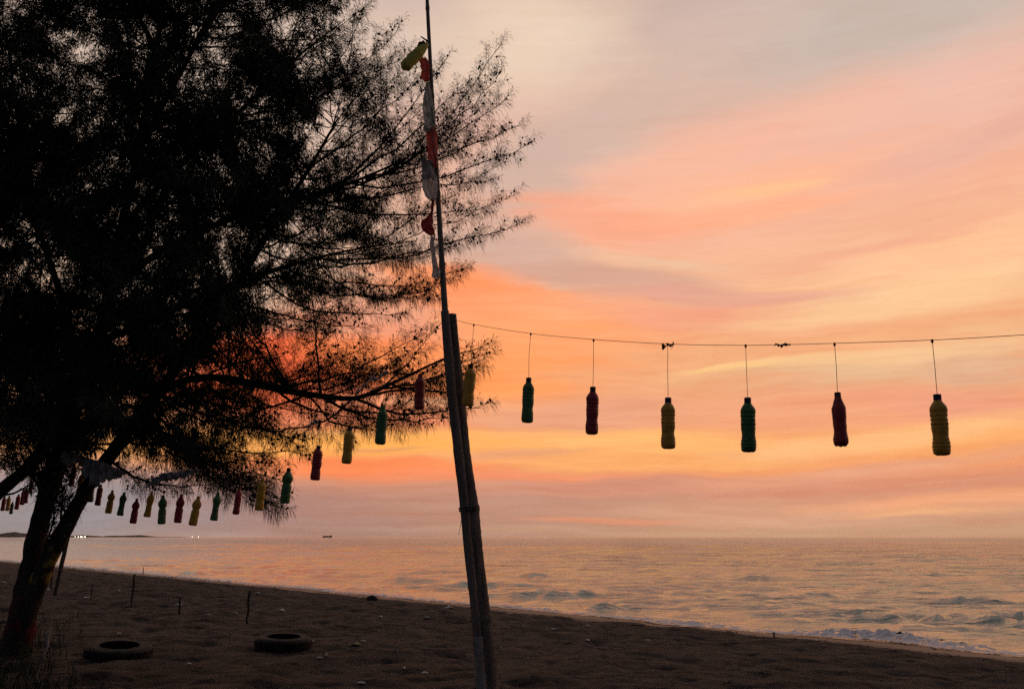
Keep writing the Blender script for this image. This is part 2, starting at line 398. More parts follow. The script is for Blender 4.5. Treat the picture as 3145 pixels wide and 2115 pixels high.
SZ = wave_z(SX, SY, stepg)*np.clip((1500-SY)/700, 0, 1)
print('sea', SX.size)
wm = bpy.data.materials.new('sea_water'); wm.use_nodes = True; nt = wm.node_tree; b = nt.nodes['Principled BSDF']
b.inputs['Base Color'].default_value = (.15, .245, .195, 1); b.inputs['Roughness'].default_value = .06; b.inputs['IOR'].default_value = 1.45
geo = N('ShaderNodeNewGeometry')
hsum = None
for (sx, sy, det, w) in ((.30, 1.1, 3, .34), (.8, 2.8, 6, .27), (2.6, 9.0, 5, .10)):
    mp = N('ShaderNodeMapping'); mp.inputs[3].default_value = (sx, sy, 1); nt.links.new(geo.outputs['Position'], mp.inputs[0])
    nz = N('ShaderNodeTexNoise'); nz.inputs['Scale'].default_value = 1; nz.inputs['Detail'].default_value = det; nz.inputs['Distortion'].default_value = .6
    nt.links.new(mp.outputs[0], nz.inputs['Vector'])
    mm = N('ShaderNodeMath', operation='MULTIPLY_ADD'); nt.links.new(nz.outputs['Fac'], mm.inputs[0]); mm.inputs[1].default_value = w
    if hsum: nt.links.new(hsum, mm.inputs[2])
    else: mm.inputs[2].default_value = 0
    hsum = mm.outputs[0]
mpp = N('ShaderNodeMapping'); mpp.inputs[3].default_value = (.035, .011, 1); nt.links.new(geo.outputs['Position'], mpp.inputs[0])
npp = N('ShaderNodeTexNoise'); npp.inputs['Scale'].default_value = 1; npp.inputs['Detail'].default_value = 8; npp.inputs['Roughness'].default_value = .7; nt.links.new(mpp.outputs[0], npp.inputs['Vector'])
mrp = N('ShaderNodeMapRange'); mrp.inputs[1].default_value = .35; mrp.inputs[2].default_value = .65; mrp.inputs[3].default_value = .55; mrp.inputs[4].default_value = 1.0; nt.links.new(npp.outputs['Fac'], mrp.inputs[0])
dsh = N('ShaderNodeVectorMath', operation='DOT_PRODUCT'); nt.links.new(geo.outputs['Position'], dsh.inputs[0]); dsh.inputs[1].default_value = (NS[0], NS[1], 0)
mof = N('ShaderNodeMapRange'); nt.links.new(dsh.outputs['Value'], mof.inputs[0]); mof.inputs[1].default_value = 25; mof.inputs[2].default_value = 170; mof.inputs[3].default_value = .36; mof.inputs[4].default_value = 1.5
hm_ = N('ShaderNodeMath', operation='MULTIPLY'); nt.links.new(hsum, hm_.inputs[0]); nt.links.new(mof.outputs[0], hm_.inputs[1]); hsum = hm_.outputs[0]
bp = N('ShaderNodeBump'); nt.links.new(mrp.outputs[0], bp.inputs['Strength']); bp.inputs['Distance'].default_value = 1.0
nt.links.new(hsum, bp.inputs['Height']); nt.links.new(bp.outputs[0], b.inputs['Normal'])
o = mesh_obj('sea', np.stack([SX, SY, SZ], -1).reshape(-1, 3), grid_faces(len(rows), len(su)), wm, smooth=True); o['kind'] = 'structure'
tq = ray(2650, 1965); tq = np.array([0, 0, CAMZ])+tq*(-CAMZ/tq[2]); BT = shore(tq[0], tq[1])[1]     # where the wave breaks
foam_m = mat('sea_foam', (.78,.78,.80), (.62,.62,.66), rough=.6, scale=9, bump=.5, bscale=30, spec=.3)
ft = graded(-10, 150, 2, 40, .045, 1.02); fo = np.arange(-.55, 2.6, .05)
FT, FO = np.meshgrid(ft, fo)
fd = -FO-shore_off(FT)
FX = NS[0]*(D0-fd)+US[0]*FT; FY = NS[1]*(D0-fd)+US[1]*FT
brk = np.exp(-((FT-BT)/1.6)**2)+.35*np.exp(-((FT-BT-5)/1.3)**2)+.3*np.exp(-((FT-BT+2.5)/1.2)**2)
width = .34+.22*pn(FT/2.0, 0*FT, 51)+.25*pn(FT/.7, 0*FT, 52)*.6+.75*brk+np.clip(FT-20, 0, 60)*.012
lace = fbm(FT*3.6, FO*4.5, 5, 53)
msk = (np.abs(FO-.12-.35*brk) < width*(1+.7*lace)) & (lace > -.42+.30*np.clip(FO-.2, 0, 2)-.35*brk)
FZ = np.maximum(sand_z(FX, FY), np.where(FO > 0, wave_z(FX, FY, .1+0*FX), 0))+.012+.03*np.clip(1+lace, 0, 2)*np.clip(width, .2, 1)
FZ = FZ+brk*.17*np.exp(-((FO-.55)/.40)**2)*np.clip(.8+.5*fbm(FT*1.5, FO*1.2, 3, 55)+.45*fbm(FT*5, FO*5, 3, 56), 0, 2.0)
ff = grid_faces(len(fo), len(ft)); keep = msk.ravel()[ff].sum(1) >= 4
ff = ff[keep]; used, inv = np.unique(ff, return_inverse=True)
o = mesh_obj('sea_foam', np.stack([FX, FY, FZ], -1).reshape(-1, 3)[used], inv.reshape(-1, 4), foam_m, smooth=True); o['kind'] = 'stuff'
tag(o, 'white foam of small waves washing along the dark sand edge', 'foam')

# ------------------------------------------------------------------ far coast, lamps and barge
coast_m = mat('coast_scrub', (.030,.035,.030), (.05,.05,.045), rough=1, scale=.02)
YL = 4700.0
lx = np.linspace(-1800, 528, 420); ly = np.linspace(0, 1, 9)
tops = 9.5*np.clip((528-lx)/500, .16, 1)+4.5*fbm(lx/60, 0*lx, 4, 70)*np.clip((528-lx)/300, .12, 1)+4*np.exp(-((lx-395)/45)**2)+5*np.exp(-((lx-5)/40)**2)
tops = np.clip(tops, 1.6, 40)*YL/F
cv = []
for j, v in enumerate(ly):
    prof = math.sin(math.pi*min(1, .02+v))**.6 if 0 < v < 1 else 0
    for i, x in enumerate(lx):
        cv.append(((x-CX)/F*YL*.978, YL+v*260, -1+tops[i]*prof*(.6+.4*(1 if j in (2,3,4) else .8))+0.0))
o = mesh_obj('far_coast', np.array(cv), grid_faces(len(ly), len(lx)), coast_m); o['kind'] = 'structure'
lampm = bpy.data.materials.new('floodlight_glow'); lampm.use_nodes = True
be = lampm.node_tree.nodes['Principled BSDF']; be.inputs['Emission Color'].default_value = (1, .93, .72, 1); be.inputs['Emission Strength'].default_value = 4
steel = mat('dark_steel', (.05,.05,.055), rough=.6)
def uv_sphere(r, c, n=10, m=6, sq=(1,1,1)):
    v = [(c[0], c[1], c[2]+r*sq[2])]
    for i in range(1, m):
        a = math.pi*i/m
        for j in range(n):
            q = 2*math.pi*j/n; v.append((c[0]+r*sq[0]*math.sin(a)*math.cos(q), c[1]+r*sq[1]*math.sin(a)*math.sin(q), c[2]+r*sq[2]*math.cos(a)))
    v.append((c[0], c[1], c[2]-r*sq[2])); f = [(0, 1+j, 1+(j+1) % n) for j in range(n)]
    for i in range(m-2):
        f += [(1+i*n+j, 1+(i+1)*n+j, 1+(i+1)*n+(j+1) % n, 1+i*n+(j+1) % n) for j in range(n)]
    k = len(v)-1; f += [(k, 1+(m-2)*n+(j+1) % n, 1+(m-2)*n+j) for j in range(n)]
    return np.array(v), f
for (px, py, r, lab) in ((231,1647,1.0,'leftmost white floodlight shining on the far coast right of the tree trunk'),
        (240,1652,1.4,'low white floodlight in the cluster on the far coast'),(249,1649,1.7,'largest white floodlight in the middle of the far coast cluster'),
        (254,1648.5,1.1,'small white floodlight between two brighter ones on the far coast'),(261,1648,1.5,'rightmost white floodlight of the cluster on the far coast'),
        (590,1650,1.0,'left of two tiny harbour lights past the end of the far coast'),(609,1650,1.0,'right of two tiny harbour lights past the end of the far coast')):
    c = P(px, py, YL-30)
    r_ = empty('harbour_floodlight', (c[0], c[1], 0)); tag(r_, lab, 'floodlight', 'lights on the far coast'); r *= YL/2600
    v, f = uv_sphere(r, (0, 0, max(c[2], r+.2))); mesh_obj('lamp', v, f, lampm, r_)
    v, f = tube([(0,.4,-1),(0,.4,max(c[2], r+.2))], .4, 6); mesh_obj('mast', v, f, steel, r_)
cb = P(1005, 1648, 3600)
bar = empty('cargo_barge', (cb[0], 3600, 0)); bar.scale = (1.55, 1.55, 1.55); tag(bar, 'small dark cargo barge on the horizon left of the bamboo pole', 'barge')
def boxv(x0, x1, y0, y1, z0, z1, tx=0):
    return np.array([(x0+tx,y0,z0),(x1-tx,y0,z0),(x1-tx,y1,z0),(x0+tx,y1,z0),(x0,y0,z1),(x1,y0,z1),(x1,y1,z1),(x0,y1,z1)]), [(3,2,1,0),(4,5,6,7),(0,1,5,4),(1,2,6,5),(2,3,7,6),(3,0,4,7)]
v, f = boxv(-12.5, 12.5, -4, 4, -1, 2.6, 1.6); mesh_obj('hull', v, f, steel, bar)
v, f = boxv(-10, 7, -3, 3, 2.6, 3.9); mesh_obj('cargo', v, f, mat('barge_cargo', (.09,.08,.07), rough=.9), bar)
v, f = boxv(8, 11.2, -2.6, 2.6, 2.6, 5.4); mesh_obj('deckhouse', v, f, mat('deckhouse_paint', (.25,.25,.25)), bar)

# ------------------------------------------------------------------ casuarina tree
bark = mat('casuarina_bark', (.060,.050,.042), (.028,.023,.020), rough=.95, scale=6, bump=1.0, bscale=22, stretch=(1,1,.35), spec=.1)
needle_m = mat('casuarina_needles', (.050,.062,.038), (.032,.042,.028), rough=.8, scale=1.2, spec=.15)
cone_m = mat('casuarina_cones', (.030,.022,.016), rough=.9, scale=20)
# painted rings on the trunk (old red and yellow paint with worn edges)
def painted_bark(name, rings):
    m = bark.copy(); m.name = name; nt = m.node_tree; b = nt.nodes['Principled BSDF']
    src = b.inputs['Base Color'].links[0].from_socket
    geo = nt.nodes.new('ShaderNodeNewGeometry'); sp = nt.nodes.new('ShaderNodeSeparateXYZ'); nt.links.new(geo.outputs['Position'], sp.inputs[0])
    nz = nt.nodes.new('ShaderNodeTexNoise'); nz.inputs['Scale'].default_value = 7; nz.inputs['Detail'].default_value = 6; nt.links.new(geo.outputs['Position'], nz.inputs['Vector'])
    ad = nt.nodes.new('ShaderNodeMath'); ad.operation = 'MULTIPLY_ADD'; nt.links.new(nz.outputs['Fac'], ad.inputs[0]); ad.inputs[1].default_value = .5; nt.links.new(sp.outputs[2], ad.inputs[2])
    for z0, z1, c in rings:
        r = nt.nodes.new('ShaderNodeValToRGB'); mr = nt.nodes.new('ShaderNodeMapRange'); nt.links.new(ad.outputs[0], mr.inputs[0])
        mr.inputs[1].default_value = z0; mr.inputs[2].default_value = z1
        e = r.color_ramp.elements; e[0].position = .02; e[0].color = (0,0,0,1); e[1].position = .12; e[1].color = (.85,.85,.85,1)
        x = e.new(.88); x.color = (.85,.85,.85,1); x = e.new(.98); x.color = (0,0,0,1); nt.links.new(mr.outputs[0], r.inputs[0])
        n9 = nt.nodes.new('ShaderNodeTexNoise'); n9.inputs['Scale'].default_value = 5; n9.inputs['Detail'].default_value = 5; nt.links.new(geo.outputs['Position'], n9.inputs['Vector'])
        m9 = nt.nodes.new('ShaderNodeMapRange'); nt.links.new(n9.outputs['Fac'], m9.inputs[0]); m9.inputs[1].default_value = .44; m9.inputs[2].default_value = .56
        m8 = nt.nodes.new('ShaderNodeMath'); m8.operation = 'MULTIPLY'; nt.links.new(r.outputs[0], m8.inputs[0]); nt.links.new(m9.outputs[0], m8.inputs[1])
        mx = nt.nodes.new('ShaderNodeMix'); mx.data_type = 'RGBA'; nt.links.new(m8.outputs[0], mx.inputs[0]); nt.links.new(src, mx.inputs[6]); mx.inputs[7].default_value = (*c, 1); src = mx.outputs[2]
    nt.links.new(src, b.inputs['Base Color']); return m
base = ground_hit(55, 2005); YT = float(base[1])
print('tree base', base)
tree = empty('casuarina_tree', tuple(base)); tag(tree, 'tall dark casuarina tree with forked leaning trunk and feathery needles', 'tree')
def tl(a): return np.asarray(a)-base
def limb(name, pts, n=26, sides=10, m=bark, lump=.05):
    a = np.array([[*P(x, y, Y), r] for (x, y, Y, r) in pts]); s = spline(a, n)
    v, f = tube(tl(s[:, :3]), s[:, 3], sides, lump=lump)
    return mesh_obj(name, v, f, m, tree, smooth=True), s
y0 = YT
TR1 = [(40,2040,y0,.24),(58,1960,y0,.19),(75,1860,y0,.16),(95,1740,y0,.125),(112,1650,y0,.125),(135,1560,y0,.115),(165,1450,y0,.125),(205,1330,y0,.105),(255,1180,y0,.095),
       (300,1050,y0+.1,.085),(335,900,y0+.2,.075),(375,700,y0+.2,.065),(425,450,y0+.3,.05),(480,150,y0+.2,.04),(515,-150,y0+.1,.03),(540,-500,y0,.02),(550,-800,y0,.008)]
_, s1 = limb('trunk', TR1, 60, 12, painted_bark('painted_bark_red', [(1.38, 2.05, (.11,.018,.024))]))
TR2 = [(70,1930,y0-.05,.10),(105,1830,y0-.08,.115),(150,1715,y0-.12,.105),(205,1610,y0-.18,.10),(262,1505,y0-.2,.085),(330,1410,y0-.25,.085),(395,1320,y0-.3,.085),(470,1220,y0-.35,.075),
       (560,1110,y0-.4,.065),(650,990,y0-.4,.055),(760,820,y0-.4,.045),(860,660,y0-.4,.036),(960,500,y0-.3,.026),(1040,360,y0-.3,.012)]
_, s2 = limb('trunk', TR2, 50, 12, painted_bark('painted_bark_yellow', [(2.10, 2.52, (.42,.31,.04))]))
TR3 = [(-330,2060,y0+.5,.18),(-240,1850,y0+.5,.15),(-130,1640,y0+.4,.11),(0,1508,y0+.3,.085),(95,1425,y0+.2,.080),(175,1310,y0+.2,.07),(230,1170,y0+.3,.06),(200,950,y0+.4,.05),(120,700,y0+.6,.04),(60,400,y0+.8,.03),(20,100,y0+.9,.018)]
_, s3 = limb('trunk', TR3, 44, 10)
ARM = [(470,1220,y0-.35,.06),(560,1170,y0-.7,.05),(680,1160,y0-1.0,.045),(830,1190,y0-1.3,.04),(980,1215,y0-1.5,.033),(1090,1222,y0-1.6,.028),(1180,1188,y0-1.7,.022),(1280,1140,y0-1.8,.016),(1380,1095,y0-1.9,.010),(1480,1068,y0-2.0,.004)]
_, s4 = limb('limb', ARM, 30, 8)
LIMBS = [s1, s2, s3, s4]
for pts in ([(335,900,y0+.2,.06),(480,780,y0-.3,.05),(640,700,y0-.6,.045),(800,640,y0-.8,.036),(960,600,y0-.9,.028),(1120,545,y0-1,.018),(1260,480,y0-1,.008)],
            [(375,700,y0+.2,.055),(500,560,y0+.5,.045),(640,430,y0+.9,.036),(780,300,y0+1.1,.028),(920,170,y0+1.2,.018),(1060,60,y0+1.2,.007)],
            [(300,1050,y0+.1,.06),(430,1000,y0+.5,.05),(580,930,y0+1.0,.042),(760,860,y0+1.3,.034),(940,800,y0+1.5,.024),(1120,760,y0+1.5,.014),(1280,740,y0+1.5,.006)],
            [(425,450,y0+.3,.045),(540,250,y0-.2,.036),(640,60,y0-.5,.028),(760,-150,y0-.7,.02),(860,-350,y0-.8,.008)],
            [(205,1330,y0,.06),(60,1180,y0-.6,.05),(-150,1020,y0-1.0,.04),(-420,860,y0-1.3,.03),(-700,740,y0-1.4,.012)],
            [(335,900,y0+.2,.06),(200,700,y0-.4,.05),(0,520,y0-.9,.04),(-240,360,y0-1.2,.03),(-480,220,y0-1.3,.012)],
            [(120,700,y0+.6,.04),(-60,520,y0+1.2,.034),(-300,350,y0+1.6,.026),(-560,200,y0+1.8,.010)],
            [(480,150,y0+.2,.035),(350,-80,y0-.4,.028),(180,-320,y0-.8,.02),(20,-520,y0-1,.008)]):
    _, s = limb('limb', pts, 24, 7); LIMBS.append(s)
LP = np.concatenate(LIMBS)                         # limb points x y z r
# --- branches
def toward(tip, kmin=.006, up_bias=0.0):
    """nearest fitting limb point to spring a branch from, a little below and inside of the tip"""
    q = LP[:, :3]-tip; dist = np.linalg.norm(q*np.array([1, 1, 1.15]), axis=1)
    want = RNG.uniform(1.0, 2.4)
    score = np.abs(dist-want)+np.where(q[:, 2] > .3, 1.2*q[:, 2], 0)+RNG.uniform(0, .5, len(q))
    return LP[np.argmin(score)]
B = []                                             # list of (points, r0)
def branch(p0, p1, r0, sag=.10, n=12):
    p0 = np.asarray(p0); p1 = np.asarray(p1); L = np.linalg.norm(p1-p0)
    t = np.linspace(0, 1, n)[:, None]
    pts = p0+(p1-p0)*t
    pts[:, 2] += -sag*L*np.sin(math.pi*t[:, 0]**.8)
    side = np.cross(p1-p0, (0, 0, 1)); side /= np.linalg.norm(side)+1e-9
    pts += side*(RNG.normal()*.06*L*np.sin(math.pi*t))
    pts[1:-1] += RNG.normal(size=(n-2, 3))*.008*L
    B.append((pts, r0))
RIM = [((700,250),(1138,8)),((760,300),(1112,48)),((800,420),(1222,92)),((850,400),(1262,152)),((1080,470),(1556,134)),((1100,520),(1556,210)),((980,600),(1440,268)),
 ((1080,640),(1566,306)),((1120,600),(1616,384)),((1120,640),(1636,442)),((1050,700),(1560,500)),((1000,700),(1582,606)),((960,700),(1606,690)),((980,740),(1482,716)),
 ((950,760),(1436,832)),((860,800),(1392,872)),((840,850),(1340,918)),((800,850),(1236,962)),((740,900),(1124,1008)),((700,960),(1010,1026)),((980,560),(1390,175)),((1000,600),(1480,345)),
 ((900,480),(1330,215)),((1050,560),(1500,430)),((900,640),(1510,560)),((950,690),(1500,640)),((600,120),(1000,-40)),((620,60),(930,20)),((700,200),(1040,110)),((640,350),(1150,170)),((800,560),(1300,330)),((820,600),(1380,480)),
 ((800,1180),(1290,1030)),((1100,1222),(1505,1100)),((1180,1190),(1512,1072)),((1100,1235),(1486,1252)),((1200,1210),(1462,1176)),((1000,1215),(1400,1280)),((950,1215),(1255,1275)),((850,1190),(1120,1285)),
 ((760,1170),(1130,1060)),((800,1180),(1210,1120)),((700,1160),(1010,1090)),((720,1160),(960,1270)),((1180,1190),(1345,1020)),((1000,1215),(1330,1215)),((880,1200),(1150,1160)),((640,1160),(880,1080)),
 ((560,1180),(945,1350)),((500,1250),(950,1400)),((520,1260),(880,1330)),((480,1300),(862,1560)),((470,1290),(820,1500)),((430,1300),(720,1440)),((420,1330),(640,1435)),((480,1240),(800,1420)),((330,1410),(640,1490)),((340,1420),(520,1500)),
 ((420,1310),(560,1420)),((500,1240),(760,1330)),((560,1180),(820,1290)),((165,1440),(205,1545)),((300,1440),(420,1440)),((420,1330),(860,1470)),((480,1290),(845,1545)),((500,1280),(830,1570)),((470,1290),(850,1520)),((460,1300),(790,1480)),((520,1200),(700,1250))]
for (a, t) in RIM:
    tip = P(t[0]-(14 if t[0] > 1300 else 0), t[1], y0+RNG.normal()*.75-(.9 if t[1] > 980 else .2))
    pa = LP[np.argmin([((ray_p[0]-a[0])**2+(ray_p[1]-a[1])**2) for ray_p in
         [(CX+F*(p[0]/(p[1]*math.cos(PITCH)+(p[2]-CAMZ)*math.sin(PITCH))), CY-F*((p[2]-CAMZ)*math.cos(PITCH)-p[1]*math.sin(PITCH))/(p[1]*math.cos(PITCH)+(p[2]-CAMZ)*math.sin(PITCH))) for p in LP]])]
    branch(pa[:3], tip, min(.018, pa[3]*.7), sag=RNG.uniform(.03, .12))
# crown fill: tips through the crown's volume (front, back, and the half beyond the left edge)
POLY = [(-1500,900),(-1300,300),(-900,-300),(-300,-750),(400,-1000),(850,-550),(1080,-150),(1110,60),(1180,160),(1400,260),(1520,440),(1500,600),(1340,780),(1240,920),(1060,990),(960,1060),(1120,1150),(1080,1240),(900,1260),
        (850,1370),(760,1390),(600,1360),(450,1330),(330,1310),(150,1290),(0,1280),(-250,1240),(-700,1200),(-1200,1150)]
def inside(x, y):
    c = False; j = len(POLY)-1
    for i in range(len(POLY)):
        xi, yi = POLY[i]; xj, yj = POLY[j]
        if (yi > y) != (yj > y) and x < (xj-xi)*(y-yi)/(yj-yi)+xi: c = not c
        j = i
    return c
cnt = 0
while cnt < 570:
    x, y = RNG.uniform(-1500, 1540), RNG.uniform(-1000, 1440)
    if not inside(x, y): continue
    off = (x < -150 or y < -150)
    if off and RNG.random() < .78: continue
    if x > 800 and y < 1000 and RNG.random() < (x-750)/620: continue
    if x > 560 and y > 930 and RNG.random() < min(.8, (x-440)/450): continue
    half = 2.5*max(.25, 1-((x-150)/1500.0)**2)
    tip = P(x, y, y0+RNG.uniform(-half, half))
    pa = toward(tip)
    if np.linalg.norm(pa[:3]-tip) > 4.2: continue
    branch(pa[:3], tip, min(.016, pa[3]*.6), sag=RNG.uniform(0, .10)); cnt += 1
bt = []
NP, ND, NL, NWD = [], [], [], []        # needle roots, twig directions, lengths
TW = []; CN = []
for bi, (pts, r0) in enumerate(B):
    n = len(pts); rad = np.linspace(r0, .0035, n)
    bt.append(tube(pts-base, rad, 4, cap=False))
    seg = np.diff(pts, axis=0); L = np.linalg.norm(seg, axis=1).sum()
    ntw = int(L*9.5)+5 if bi >= len(RIM) else int(L*11)+6
    for k in range(ntw):
        u = .22+.78*((k+RNG.random())/ntw); q = u*(n-1); i = min(int(q), n-2)
        p = pts[i]+(pts[i+1]-pts[i])*(q-i); d = pts[i+1]-pts[i]; d = d/np.linalg.norm(d)
        rnd = RNG.normal(size=3); rnd -= d*np.dot(rnd, d); rnd /= np.linalg.norm(rnd)+1e-9
        ang = math.radians(RNG.uniform(25, 58)) if u < .96 else .1
        dv = d*math.cos(ang)+rnd*math.sin(ang)+np.array([0, 0, .22]); dv /= np.linalg.norm(dv)
        tlw = RNG.uniform(.22, .62)*(1.15-.55*u) if bi >= len(RIM) else RNG.uniform(.14, .46)*(1.2-.6*u)
        m = 4; s = np.linspace(0, 1, m)[:, None]
        tp = p+dv*tlw*s+np.array([0, 0, 1])*(.10*tlw*s*s)+RNG.normal(size=(m, 3))*.008*s
        TW.append(tp)
        k2 = max(3, int(tlw/.032)); uu = np.linspace(.12, 1.0, k2); qi = np.clip((uu*(m-1)).astype(int), 0, m-2); fr = (uu*(m-1)-qi)[:, None]
        nodes = tp[qi]+(tp[qi+1]-tp[qi])*fr
        NP.append(np.repeat(nodes, 5, 0)); ND.append(np.repeat(np.broadcast_to(dv, nodes.shape), 5, 0)); NL.append(np.repeat(.095+.075*RNG.random(len(nodes)), 5)); NWD.append(np.full(len(nodes)*5, .0027 if bi < len(RIM) else (.0032 if pts[-1][0] > -2.3 or (pts[-1][0] > -3.6 and pts[-1][2] < 5.4) else .0060)))
        if RNG.random() < (.62 if bi < len(RIM) else .12):
            for c in range(RNG.integers(1, 5)):
                CN.append(nodes[RNG.integers(0, k2)]+RNG.normal(size=3)*.012)
v, f = merge(bt); mesh_obj('branches', v, f, bark, tree)['kind'] = 'stuff'
# twigs: three sided, drawn out to a point
TWa = np.array(TW); nt_, m, _ = TWa.shape
an = np.arange(3)*2*math.pi/3
ring = np.stack([np.cos(an), np.sin(an)*.7, np.sin(an)*.7], -1)
rw = np.linspace(.0038, .0016, m)
tv = (TWa[:, :, None, :]+ring[None, None]*rw[None, :, None, None]-base).reshape(-1, 3)
fb = grid_faces(m, 3, True); tf = (fb[None]+(np.arange(nt_)*m*3)[:, None, None]).reshape(-1, 4)
mesh_obj('twigs', tv, tf, bark, tree)['kind'] = 'stuff'
NPa = np.concatenate(NP); NDa = np.concatenate(ND); NLa = np.concatenate(NL)*RNG.uniform(.8, 1.2, len(NPa))
nn = len(NPa); print('needles', nn, 'twigs', nt_, 'cones', len(CN), 'branches', len(B))
rd = RNG.normal(size=(nn, 3)); rd -= NDa*(rd*NDa).sum(1)[:, None]; rd /= np.linalg.norm(rd, axis=1)[:, None]
nd = NDa*RNG.uniform(.35, .9, nn)[:, None]+rd*.75; nd /= np.linalg.norm(nd, axis=1)[:, None]
mid = NPa+nd*(NLa*.55)[:, None]
tip = mid+nd*(NLa*.36)[:, None]; tip[:, 2] -= NLa*RNG.uniform(.2, .62, nn)
sdv = np.cross(nd, RNG.normal(size=(nn, 3))); sdv /= np.linalg.norm(sdv, axis=1)[:, None]
w = np.concatenate(NWD)[:, None]
nv = np.stack([NPa, mid+sdv*w, mid-sdv*w, tip], 1).reshape(-1, 3)-base
i0 = np.arange(nn)*4
nf = np.concatenate([np.stack([i0, i0+1, i0+2], -1), np.stack([i0+1, i0+3, i0+2], -1)])
mesh_obj('foliage', nv, nf, needle_m, tree)['kind'] = 'stuff'
cna = np.array(CN); rc = RNG.uniform(.010, .020, len(cna))
oc = np.array([(1,0,0),(-1,0,0),(0,1,0),(0,-1,0),(0,0,1.3),(0,0,-1.3)]); of = np.array([(0,2,4),(2,1,4),(1,3,4),(3,0,4),(2,0,5),(1,2,5),(3,1,5),(0,3,5)])
mesh_obj('cones', (cna[:, None, :]+oc[None]*rc[:, None, None]-base).reshape(-1, 3), (of[None]+(np.arange(len(cna))*6)[:, None, None]).reshape(-1, 3), cone_m, tree)['kind'] = 'stuff'

# ------------------------------------------------------------------ bamboo pole
YP = 6.3
bam = mat('weathered_bamboo', (.20,.165,.14), (.11,.088,.074), rough=.75, scale=5, bump=.5, bscale=30, stretch=(4,4,.5), spec=.3)
bam2 = mat('old_split_bamboo', (.19,.155,.13), (.085,.068,.057), rough=.8, scale=6, bump=.6, bscale=26, stretch=(4,4,.6), spec=.25)
pale = mat('lime_wash', (.36,.34,.31), (.16,.14,.12), rough=.9, scale=9, bump=.4, spec=.1)
def pole_pts(pts, Y, n, node=None, nodes=()):
    a = np.array([[*P(x, y, Y), r/2*Y/F] for (x, y, r) in pts]); return spline(a, n)
pbase = P(1512, 2290, YP); gz = sz(pbase[0], YP)
pole = empty('bamboo_flag_pole', (pbase[0], YP, gz)); tag(pole, 'leaning bamboo pole lashed to a thick post, hung with cloth flags', 'pole')
PL = np.array([pbase[0], YP, gz])
def ringed(s, zs, amp):
    s = s.copy()
    for z in zs: s[:, 3] *= 1+amp*np.exp(-((s[:, 2]-z)/.018)**2)
    return s
thick = pole_pts([(1385,966,34),(1390,1060,42),(1402,1200,48),(1420,1400,52),(1443,1560,54),(1456,1700,55),(1474,1860,57),(1486,1960,60),(1498,2115,66),(1515,2330,72)], YP+.02, 150)
zb = P(1440, 1562, YP)[2]
thick = ringed(thick, [zb, P(1400,1210,YP)[2], P(1480,1900,YP)[2]], .14)
v, f = tube(thick[:, :3]-PL, thick[:, 3], 16, lump=.018); tp_ = mesh_obj('thick_post', v, f, bam2, pole, smooth=True)
slim = pole_pts([(1303,-260,10),(1308,-120,11),(1312,0,12),(1322,200,13),(1333,400,14),(1345,600,16),(1358,815,18),(1367,960,20)], YP-.02, 160)
slim = ringed(slim, [P(1312,30,YP)[2], P(1328,300,YP)[2], P(1345,600,YP)[2], P(1358,815,YP)[2]], .25)
v, f = tube(slim[:, :3]-PL, slim[:, 3], 12); sb_ = mesh_obj('slender_bamboo', v, f, bam, pole, smooth=True)
split = pole_pts([(1366,955,26),(1378,1100,30),(1392,1250,30),(1410,1400,30),(1427,1560,28),(1440,1700,28),(1458,1860,26),(1466,1960,26)], YP-.05, 120)
split = ringed(split, [P(1380,1110,YP)[2], P(1398,1300,YP)[2], zb, P(1452,1800,YP)[2]], .12)
v, f = tube(split[:, :3]-PL, split[:, 3], 14); mesh_obj('split_bamboo', v, f, bam, pole, smooth=True)
low = pole_pts([(1468,1955,30),(1472,2030,30),(1478,2115,34),(1490,2320,36)], YP-.055, 40)
v, f = tube(low[:, :3]-PL, low[:, 3], 14, lump=.02); mesh_obj('washed_stake', v, f, pale, pole, smooth=True)
# wire lashing wound round both poles
wp = []
for k in range(70):
    a = k/70*4*2*math.pi; zc = 1556+k/70*12
    cc = P(1437, zc, YP-.015); wp.append(cc+np.array([math.cos(a)*.0625, math.sin(a)*.072, .010*math.sin(a*1.3)]))
v, f = tube(np.array(wp)-PL, .0038, 6); ls_ = mesh_obj('lashing', v, f, mat('lashing_rope', (.05,.042,.036), rough=.9), tp_)
wp = [P(1424,1560,YP-.12), P(1418,1590,YP-.14), P(1412,1625,YP-.15), P(1408,1642,YP-.15)]
v, f = tube(spline(np.array(wp), 12)-PL, .0016, 5); mesh_obj('loose_wire', v, f, steel, pole)
stub = [P(1318,130,YP-.02), P(1300,118,YP-.04), P(1292,112,YP-.05)]
v, f = tube(np.array(stub)-PL, [.008,.006,.004], 6); mesh_obj('twig_stub', v, f, bam, sb_)

